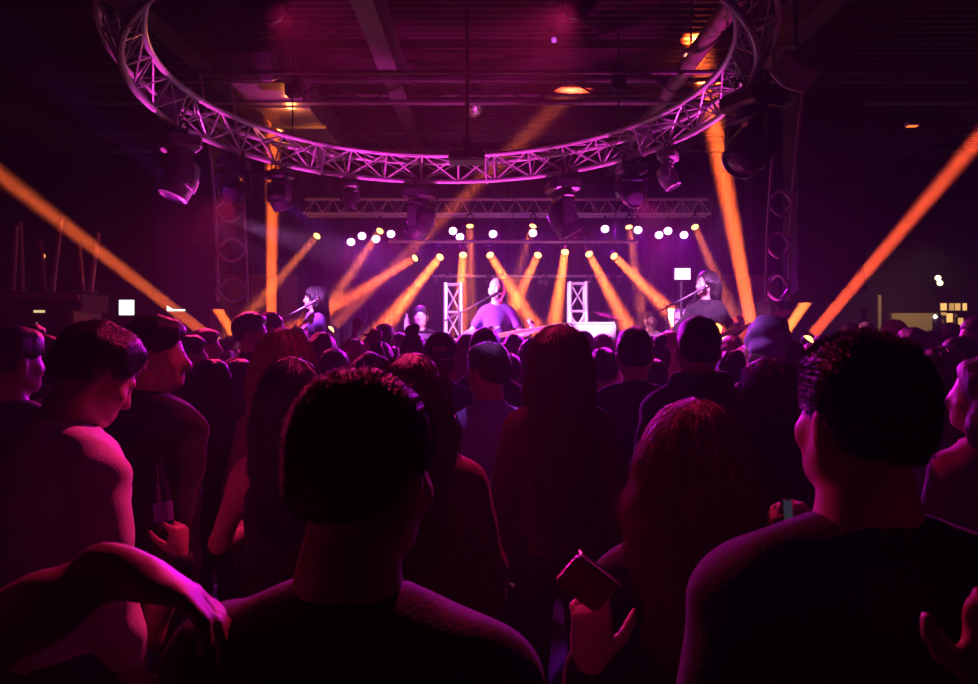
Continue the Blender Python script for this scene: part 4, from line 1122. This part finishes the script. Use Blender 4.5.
who(485, 331, 31, 'man with black hair directly beyond the man in the blue collared shirt', d=4.3, hair='short', hc='black', top='jacket', tc='charcoal', strands=500)
who(514, 337, 18, 'woman with dark hair in front of the bass player’s guitar neck', d=6.3, hair='long', hl=.3, hc='brown', top='tee', tc='pink')
who(531, 341, 20, 'woman with dark bob just left of the long straight hair', d=5.7, hair='long', hl=.18, hc='black', top='tank', tc='black', skin=SKIN2)
who(583, 333, 18, 'man in a light grey cap in front of the white keyboard', d=6.2, hair='cap', hatc='grey', hc='brown', top='tee', tc='grey')
who(603, 351, 31, 'short man with dark hair between the long-haired woman and the dark jacket', d=4.4, hair='short', hc='black', top='tee', tc='black', strands=400)
who(602, 336, 17, 'woman with light brown hair near the stage below the white keyboard', d=6.5, hair='long', hl=.28, hc='auburn', top='tank', tc='pink', skin=SKIN2)
who(669, 334, 20, 'woman with pale hair near the stage left of the hooded sweatshirt', d=5.8, hair='long', hl=.3, hc='blond', top='tank', tc='white', skin=SKIN2)
who(658, 346, 20, 'short woman with dark bun right of the dark-jacketed man', d=5.4, hair='bun', hc='black', top='tank', tc='black', skin=SKIN2)
who(732, 357, 30, 'short person with curly dark hair below the lilac beanie', d=4.3, hair='curly', hc='black', top='jacket', tc='black')
who(731, 338, 18, 'woman with pink-lit hair at the stage edge left of the beanie', d=6.4, hair='long', hl=.25, hc='auburn', top='tee', tc='pink')
who(790, 343, 27, 'woman with pink-lit face in profile looking right beside the beanie', hw_=.2, d=4.6, head=(-72, 0, 0), hair='long', hl=.3, hc='brown', top='jacket', tc='charcoal', skin=SKIN2)
who(812, 345, 20, 'woman looking left beside the right outermost uplight', d=5.6, head=(60, 0, 0), hair='bun', hc='black', top='tee', tc='maroon', skin=SKIN2)
# ---- right side
who(935, 352, 34, 'woman in a purple top with pink-lit face turned left at right', d=3.4, head=(50, -2, 0), yaw=25, hair='long', hl=.3, hc='auburn', top='long', tc='purple', skin=SKIN2, strands=500)
who(912, 330, 26, 'person with dark hair holding a phone up right of the tallest man’s head', d=5.0, hair='short', hc='black', top='tee', tc='black', Rr='phone')
who(961, 340, 30, 'man with round cheeks facing left at right behind the purple top', d=3.9, head=(78, 0, 0), yaw=30, hair='short', hc='brown', top='tee', tc='maroon')
who(949, 325, 18, 'person with black hair silhouetted against the cream wall', d=6.2, head=(10, 0, 0), hair='short', hc='black', top='jacket', tc='black')
p_flash = who(930, 333, 18, 'person holding up a phone with its flash on before the cream wall', d=5.9, head=(100, 0, 0), yaw=130, hair='short', hc='black', top='tee', tc='black', L='phone', Rr='down')
who(977, 318, 28, 'man with pink-lit face cut by the right edge of the picture', d=4.6, head=(70, 0, 0), yaw=20, hair='crop', hc='brown', top='tee', tc='charcoal', skin=SKIN2)
who(984, 362, 52, 'person in a draped pink shirt cut by the right edge', d=2.5, head=(40, 0, 0), yaw=15, hair='long', hl=.3, hc='brown', top='shirt', tc='pink', bulk=1.1)
who(892, 322, 17, 'person with pink-lit hair just right of the tallest man’s head', d=7.4, head=(30, 0, 0), hair='long', hl=.2, hc='auburn', top='tee', tc='pink')
who(848, 324, 15, 'distant person beyond the tallest man’s head near the right stage corner', d=8.4, head=(40, 0, 0), hair='crop', hc='brown', top='tee', tc='maroon', skin=SKIN2)
who(866, 323, 14, 'distant pale-faced person seen above the tallest man’s black hair', d=8.6, head=(150, 0, 0), hair='crop', hc='blond', top='tee', tc='white', skin=SKIN2)
# ---- filling rows, silhouettes nothing tells apart
FL = 'dark silhouetted person packed into the rows in front of the stage'
fill = [(30,346,30),(72,345,24),(98,350,26),(138,352,27),(165,346,20),(230,338,20),(228,352,26),(241,362,30),(300,330,20),(310,347,22),(345,360,26),(396,352,26),(428,350,22),
        (452,358,30),(508,356,27),(548,346,20),(574,352,24),(618,340,19),(648,338,19),(655,362,32),(683,345,22),(711,344,22),(748,350,24),(776,340,18),(806,358,26),(829,342,22),(838,360,28),
        (905,346,24),(921,343,22),(946,348,24),(968,350,24),(897,362,30),(955,376,34),(972,332,18),(8,350,26),(60,352,30),(110,360,30)]
for i, (u, v, wd) in enumerate(fill):
    d = F*.185/wd
    who(u, v, wd, FL, d=d, head=(random.uniform(-25, 25), 0, random.uniform(-6, 6)), hair=random.choice(['short', 'crop', 'long', 'curly', 'short']),
        hc=random.choice(['black', 'brown', 'black', 'auburn']), top=random.choice(['tee', 'jacket', 'long']), tc=random.choice(['black', 'charcoal', 'navy', 'maroon', 'grey']), hl=.28, group='silhouettes packed in the crowd', bulk=random.uniform(.95, 1.08))

# ---- performers
BASSL = ((.27, .04, 1.14), (.36, .25, 1.19), (.2, .5, .8), (-.7, .2, .3), (-.3, -.5, .8), 1.0)
BASSR = ((.29, -.04, 1.15), (.10, .21, 1.11), (-.8, .2, -.4), (0, -1, 0), (.1, 0, 1), .8)
sx = who(497, 278, 22, 'bald bearded bass player in a dark short-sleeved shirt at centre stage', d=8.2, z0=SH, yaw=180, head=(4, -4, 0), hair='bald', mustache=True, hc='grey', top='tee', tc='purple', L=BASSL, Rr=BASSR, skin=SKIN2, bulk=.92, fine_face=True)
sl = who(314, 288, 24, 'long-haired singer in a sparkling dark shirt at the left of the stage', d=8.1, z0=SH, yaw=125, head=(-28, -2, 0), hair='long', hl=.30, hc='black', top='shirt', tc='purple', L=BASSL, Rr=BASSR, skin=SKIN2, fine_face=True, strands=500, bulk=.85)
sr = who(706, 273, 24, 'long-haired guitarist in a dark jacket singing at the right of the stage', d=8.15, z0=SH, yaw=160, head=(-52, -4, 0), hair='long', hl=.26, hc='black', top='jacket', tc='black', L=BASSL, Rr=BASSR, skin=SKIN2, fine_face=True, strands=500, bulk=.85)
STK = ((.26, .10, 1.14), (.20, .34, 1.08), (0, 1, .1), (0, .1, -1), (-1, 0, 0), 1.3)
dr = who(651, 312, 17, 'drummer in a light shirt seated low beyond the cymbals', d=10.55, z0=SH+DH-.44, yaw=180, hair='short', hc='brown', top='tee', tc='white', L=STK, Rr=STK, seated=True, skin=SKIN2, fine_face=True)
kb = who(421, 307, 18, 'keyboard player with short dark hair behind the slim keyboard', d=9.75, z0=SH-.30, yaw=176, hair='short', hc='black', top='tee', tc='black', L=STK, Rr=STK, seated=True, skin=SKIN2, fine_face=True)
def stool(x, y, z, h, label):
    t = thing('stool', label, 'stool', (x, y, z), 0)
    b = MB(); b.cyl((0, 0, h-.06), (0, 0, h), .16, n=20); b.build('seat', CL['black'], t)
    for k in range(3):
        a = 2*math.pi*k/3; b = MB(); b.tube([(0, 0, h-.07), (.19*math.cos(a), .19*math.sin(a), .01)], .012, 6); b.build('leg', CHROME, t)
def guitar(root, cx, cz, cy, neck, label, colr, mir=1):
    """body centre in the holder's frame, neck direction"""
    o = root.matrix_basis @ Vector((cx, cy, cz)); nd = (root.matrix_basis.to_3x3() @ Vector(neck)).normalized()
    fw = (root.matrix_basis.to_3x3() @ Vector((0, 1, 0))).normalized(); fw = (fw - nd*fw.dot(nd)).normalized(); up = nd.cross(fw)
    t = thing('electric_guitar', label, 'guitar', o)
    def fr(p): return nd*p.x + up*p.y + fw*p.z
    pts = []
    for i in range(36):
        a = 2*math.pi*i/36; r = .155 + .035*math.cos(2*a) - .03*math.exp(-((abs(abs(a-math.pi)-math.pi/2)-.1)/.35)**2)
        xx = r*math.cos(a)*1.22; 
        if math.cos(a) > .35 and abs(math.sin(a)) > .45: xx += .05
        if math.cos(a) > .9: xx -= .05
        pts.append((xx-.05, r*math.sin(a)))
    b = MB(); b.prism(pts, -.02, .02, fr); b.build('body', colr, t)
    b = MB(); b.prism([(.05, -.026), (.05, .026), (.68, .020), (.68, -.020)], .0205, .042, fr); b.build('neck', mat('maple', (.70, .50, .30), .35), t)
    b = MB(); b.prism([(.68, -.022), (.68, .022), (.74, .045), (.88, .035), (.90, 0), (.86, -.02), (.74, -.03)], .015, .033, fr)
    for k in range(4): b.cyl(fr(Vector((.73+.035*k, .04, .024))), fr(Vector((.735+.035*k, .07, .024))), .008, n=8)
    b.build('headstock', MATS['maple'], t)
    b = MB(); b.prism([(-.12, -.07), (.06, -.08), (.07, .04), (-.06, .06)], .0205, .025, fr); b.build('pickguard', mat('pickguard', (.7, .7, .7), .3), t)
    for k in range(2): b = MB(); b.prism([(-.07+.08*k, -.035), (-.07+.08*k, .035), (-.045+.08*k, .035), (-.045+.08*k, -.035)], .0255, .034, fr); b.build('pickup', BLACKP, t)
    b = MB()
    for k in range(4): b.tube([fr(Vector((-.11, -.012+.008*k, .040))), fr(Vector((.70, -.010+.0065*k, .046)))], .0011, 4)
    b.build('strings', CHROME, t)
    return t
guitar(sx, .13, 1.10, .22, (-1, .12, .17), 'pale electric bass held by the bald central player', mat('guitar_cream', (.62, .56, .48), .25))
guitar(sl, .0, 1.08, .22, (-1, .12, .30), 'electric guitar hanging on the left singer', mat('guitar_sunburst', (.35, .12, .05), .25))
guitar(sr, .0, 1.06, .22, (-1, .12, .38), 'dark electric guitar with its neck pointing up to the right', mat('guitar_black', (.03, .03, .03), .2))
stool(dr.location.x, dr.location.y+.02, SH+DH, dr.location.z+.83*1.0-(SH+DH)-.03, 'round drum stool under the seated drummer')
stool(kb.location.x, kb.location.y+.02, SH, kb.location.z+.83-SH-.05, 'round stool under the keyboard player')

# ---- hand-held things
def phone(o, nrm, upv, label, emit, strength, light=0, w=.070, hgt=.145, scr=True, name='smartphone', cat='phone'):
    n = Vector(nrm).normalized(); up = Vector(upv); up = (up - n*up.dot(n)).normalized(); x = up.cross(n)
    rot = Matrix((x, up, n)).transposed()
    t = thing(name, label, cat, o)
    b = MB(); b.box((0, 0, 0), (w, hgt, .008), rot, bev=.003); b.build('case', BLACKP, t)
    if scr:
        b = MB(); b.box(rot @ Vector((0, 0, .0046)), (w*.92, hgt*.86, .0012), rot); b.build('screen', mat('screen_' + label[:12], (.1, .1, .1), .2, emit=emit, strength=strength), t)
    b = MB(); b.cyl(rot @ Vector((-w*.3, hgt*.38, -.004)), rot @ Vector((-w*.3, hgt*.38, -.006)), .007, n=12); b.build('camera_lens', M_darklens, t)
    return t
def hand_world(root, S_, spec, sd, off=(0, 0, .06)):
    a = ARMS[spec] if isinstance(spec, str) else spec; s = S_/1.755
    return root.matrix_basis @ (Vector((a[1][0]*sd + off[0]*sd, a[1][1]+off[1], a[1][2]+off[2]))*s)
phone(hand_world(p_photo, 1.85, 'phone', -1, (-.06, -.01, .09)), (-.25, -1, 0), (0, 0, 1), 'phone glowing orange held up by the man filming the stage', (1, .25, .03), 2.5)
o = P(788, 516, 1.24)
phone(o, (-.25, -1, .25), (0, .1, 1), 'phone with a dim bluish screen held beside the tallest man’s neck', (.10, .22, .32), .10, w=.014, hgt=.058)

# sequinned clutch bag
o = P(587, 583, 1.19)
t = thing('clutch_bag', 'glittery red clutch bag held up between the nearest man and the tousled-haired woman', 'bag', o)
rot = Euler((R(12), R(38), R(10))).to_matrix()
b = MB(); b.box((0, 0, 0), (.085, .02, .060), rot, bev=.006); b.build('body', mat('sequins', (.55, .10, .12), .25, .6, bump=1.0, scale=420), t)
b = MB(); b.box(rot @ Vector((0, -.002, .031)), (.086, .018, .006), rot, bev=.002); b.build('clasp_frame', CHROME, t)
# near people only whose hands reach into the picture
p_clap = person(-.80, .60, 1.74, 'person cut off by the left edge, only a reaching forearm and open hand in view', yaw=-20, hair='short', hc='black', top='tee', tc='maroon', h=.009,
   Rr={'w': (P(-20, 640, .80), P(118, 570, .86), (.92, .12, -.38), (-.3, -.2, -.9), (.2, .9, .3), .35)}, L='down', skin=SKIN3)
p_clap2 = person(.98, .62, 1.72, 'person cut off by the right edge, only one raised hand in view', yaw=15, hair='short', hc='black', top='tee', tc='black', h=.009,
   L={'w': (P(1110, 870, .74), P(1006, 700, .77), (.0, .1, 1), (-.2, -1, 0), (-1, .1, 0), .85)}, Rr='down', skin=SKIN)
t = thing('beer_bottle', 'dark glass beer bottle held up by the man in the black jacket at left', 'bottle', P(165, 530, 2.44))
b = MB(); b.lathe([(0, 0), (.028, .002), (.030, .01), (.030, .12), (.024, .15), (.013, .18), (.012, .215), (.014, .22), (0, .222)], (0, 0, 0), (-.15, .1, 1), 18); b.build('bottle_glass', mat('dark_glass', (.02, .02, .05), .08), t)
b = MB(); b.lathe([(.0306, .03), (.0306, .09)], (0, 0, 0), (-.15, .1, 1), 18); b.build('paper_label', mat('bottle_label', (.15, .12, .35), .6), t)


# ================================================================ FAR LEFT / RIGHT
# left: raised bar platform with rail posts, screens
def slab(name, c, size, m, bev=.01): b = MB(); b.box(c, size, None, bev); o = b.build(name, m); o['kind'] = 'structure'; return o
M_dark = mat('dark_timber', (.035, .022, .02), .5, bump=.3, scale=20, stretch=(1, 8, 1))
y0 = 7.0; zt = P(0, 292, y0).z
slab('balcony_floor', (-6.35, y0+.25, zt-.09), (5.2, .5, .18), M_dark)
b = MB(); b.tube([(-3.76, y0-.03, zt-.05), (-8.9, y0-.03, zt-.05)], .03, 8); tagp(b.build('ledge_rail', mat('worn_rail', (.30, .10, .08), .4)), 'reddish rail along the front edge of the left balcony', 'rail')
for i, (u0, u1, vt) in enumerate(((12, 16, 225), (22, 20, 222), (52, 61, 219), (82, 79, 246), (90, 98, 233), (44, 40, 240))):
    a = P(u0, 290, y0+.12*(i % 3)); c = P(u1, vt, y0+.12*(i % 3)); t = thing('balcony_post', f'slanting rail post on the left balcony, {ORD[i]} of six counted outwards in', 'post', (a.x, a.y, zt+.001), 0, 'slanting posts on the left balcony')
    b = MB(); b.tube([(0, 0, 0), (c.x-a.x, 0, c.z-zt)], [.03, .022], 8); b.build('shaft', mat('post_paint', (.22, .12, .10), .4, .3), t)
    b = MB(); b.lathe([(0, .02), (.06, .016), (.065, 0)], (0, 0, 0), (0, 0, 1), 16); b.build('foot_plate', STEEL, t)
for i, x in enumerate((-8.7, -6.3, -3.8)):
    b = MB(); b.box((x, y0+.1, (zt-.18)/2), (.14, .14, zt-.185), bev=.01); b.box((x, y0+.1, .02), (.24, .24, .04), bev=.005)
    tagp(b.build('balcony_support', M_dark), ['square timber post holding the balcony beside the left wall', 'square timber post holding the middle of the left balcony', 'square timber post holding the inner end of the left balcony'][i], 'post')
# amp rack lights on dark equipment under the balcony
t = thing('equipment_cabinet', 'dark equipment cabinet with tiny pale lights at the left behind the pale-shirted man', 'cabinet', (P(52, 0, 6.6).x, 6.6, 0))
b = MB(); b.box((0, 0, .97), (.62, .5, 1.94), bev=.02); b.build('body', BLACKP, t)
M_led = mat('led_pale', (.7, .7, .4), .4, emit=(1, .75, .35), strength=.8)
b = MB(); b.box((.04, -.255, 1.925), (.09, .008, .02)); b.build('display', M_led, t)
for k in range(4): b = MB(); b.cyl((.02+.02*(k % 2), -.252, 1.83-.08*k), (.02+.02*(k % 2), -.258, 1.83-.08*k), .006, n=8); b.build('indicator_light', mat('led_dim', (.5, .5, .5), .4, emit=(.8, .6, .6), strength=.35), t)
# screens on far wall at left
for i, (u0, v0, u1, v1, lab, st) in enumerate(((119, 300, 134, 315, 'small square television glowing white on the far left wall', 1.8), (167, 305, 185, 311, 'wide low television glowing white beside the left loudspeaker column', 1.8), (168, 297, 173, 305, 'narrow pale lit panel just above the wide low television', 1.5))):
    d = 12.9; a = P(u0, v1, d); c = P(u1, v0, d)
    t = thing('television', lab, 'television', ((a.x+c.x)/2, 12.93, (a.z+c.z)/2))
    b = MB(); b.box((0, 0, 0), (c.x-a.x+.04, .05, c.z-a.z+.04), bev=.008); b.build('housing', BLACKP, t)
    b = MB(); b.box((0, -.028, 0), (c.x-a.x, .006, c.z-a.z)); b.build('screen', mat('tv_screen%d' % i, (.5, .5, .5), .3, emit=(.72, .95, .80), strength=st), t)
    b = MB(); b.box((0, .04, 0), (.1, .06, .1)); b.build('wall_bracket', BLACK, t)
p = P(42, 256, 12.8); t = thing('wall_lamp', 'tiny orange lamp high on the wall beyond the left balcony', 'lamp', p)
b = MB(); b.sphere((0, 0, 0), .05, 12); b.build('bulb', mat('tiny_orange', (1, .5, .2), .4, emit=(1, .35, .08), strength=1.6), t)
b = MB(); b.box((0, .09, 0), (.08, .1, .08)); b.build('bracket', STEEL, t)
# red glowing sign near left of stage
a = P(247, 312, 12.2); t = thing('exit_sign', 'small red lit box sign left of the backdrop', 'sign', (a.x, 12.9, a.z))
b = MB(); b.box((0, 0, 0), (.30, .08, .16), bev=.01); b.build('housing', BLACKP, t)
b = MB(); b.box((0, -.043, 0), (.27, .006, .13)); b.build('panel', mat('red_sign', (.6, .05, .05), .4, emit=(1, .03, .06), strength=.5), t)
# right: cream room beyond
M_cream = mat('cream_wall', (.55, .42, .24), .7, bump=.1, scale=20)
a = P(895, 344, 12.6); c = P(962, 313, 12.6)
slab('partition_cream', ((a.x+c.x)/2, 12.75, c.z/2), (c.x-a.x, .1, c.z), M_cream)
slab('trim_1', (P(882, 0, 12.5).x, 12.6, 1.2), (.06, .06, 2.4), M_cream)
l = area('cream_room_lamp', (P(925, 0, 11.5).x, 11.4, 3.0), (P(930, 0, 12.7).x, 12.75, 1.7), .3, 120, 5, (1, .70, .32))
# lit window panes above
for i, (u, v, w_, h_) in enumerate(((941, 307, 6, 7), (949, 307, 5, 7), (955, 307, 5, 7), (962, 307, 4, 7), (941, 314, 5, 3), (958, 326, 5, 16), (947, 318, 6, 9))):
    p = P(u, v, 12.7); t = thing('wall_light', f'warm glowing wall niche above the cream wall at far right, {ORD[i]} of seven', 'lamp', (p.x, 12.66, p.z), 0, 'warm niches at far right')
    W_ = w_*12.7/F; H_ = h_*12.7/F
    b = MB(); b.box((0, 0, 0), (W_+.03, .06, H_+.03), bev=.005); b.build('frame', M_dark, t)
    b = MB(); b.box((0, -.033, 0), (W_, .006, H_)); b.build('diffuser', mat('niche%d' % (i % 3), (.8, .6, .3), .4, emit=(1, .55, .16), strength=(.9, .35, .6)[i % 3]), t)
for i, (u, v) in enumerate(((938, 278), (940, 283))):
    p = P(u, v, 12.4); t = thing('downlight', ['small warm white lamp high at far right, upper of two', 'small warm white lamp high at far right, lower of two'][i], 'lamp', p)
    b = MB(); b.sphere((0, 0, 0), .045, 12); b.build('bulb', mat('warm_white_bulb', (1, .9, .6), .4, emit=(1, .80, .42), strength=3), t)
    b = MB(); b.tube([(0, 0, .03), (0, .3, .05), (0, .62, .05)], .012, 6); b.build('arm', STEEL, t)
# phone flash
o = hand_world(p_flash, 1.74, 'phone', -1, (-.06, -.01, .10)); o = P(937, 324, o.y)
t = phone(o, (0, 1, 0), (0, 0, 1), 'phone with its flash shining towards the camera at right', (.4, .4, .5), .3)
b = MB(); b.sphere((-.02, -.012, .055), .010, 10); b.build('flash', mat('flash', (1, 1, 1), .3, emit=(1, .9, .75), strength=40), t)


# ---------------------------------------------------------------- haze + view
w = bpy.data.worlds.new('world'); SC.world = w; w.use_nodes = True
nt = w.node_tree
nt.nodes['Background'].inputs[0].default_value = (0, 0, 0, 1); nt.nodes['Background'].inputs[1].default_value = 0
vs = nt.nodes.new('ShaderNodeVolumeScatter'); vs.inputs['Density'].default_value = .0068; vs.inputs['Anisotropy'].default_value = .25
nt.links.new(vs.outputs[0], nt.nodes['World Output'].inputs['Volume'])
SC.view_settings.view_transform = 'Standard'; SC.view_settings.look = 'None'
SC.view_settings.gamma = 1; SC.view_settings.exposure = 0.15; SC.view_settings.use_curve_mapping = False
SC.cycles.max_bounces = 4; SC.cycles.diffuse_bounces = 1; SC.cycles.glossy_bounces = 2; SC.cycles.volume_bounces = 0
SC.cycles.sample_clamp_indirect = 3
SC.cycles.use_denoising = True
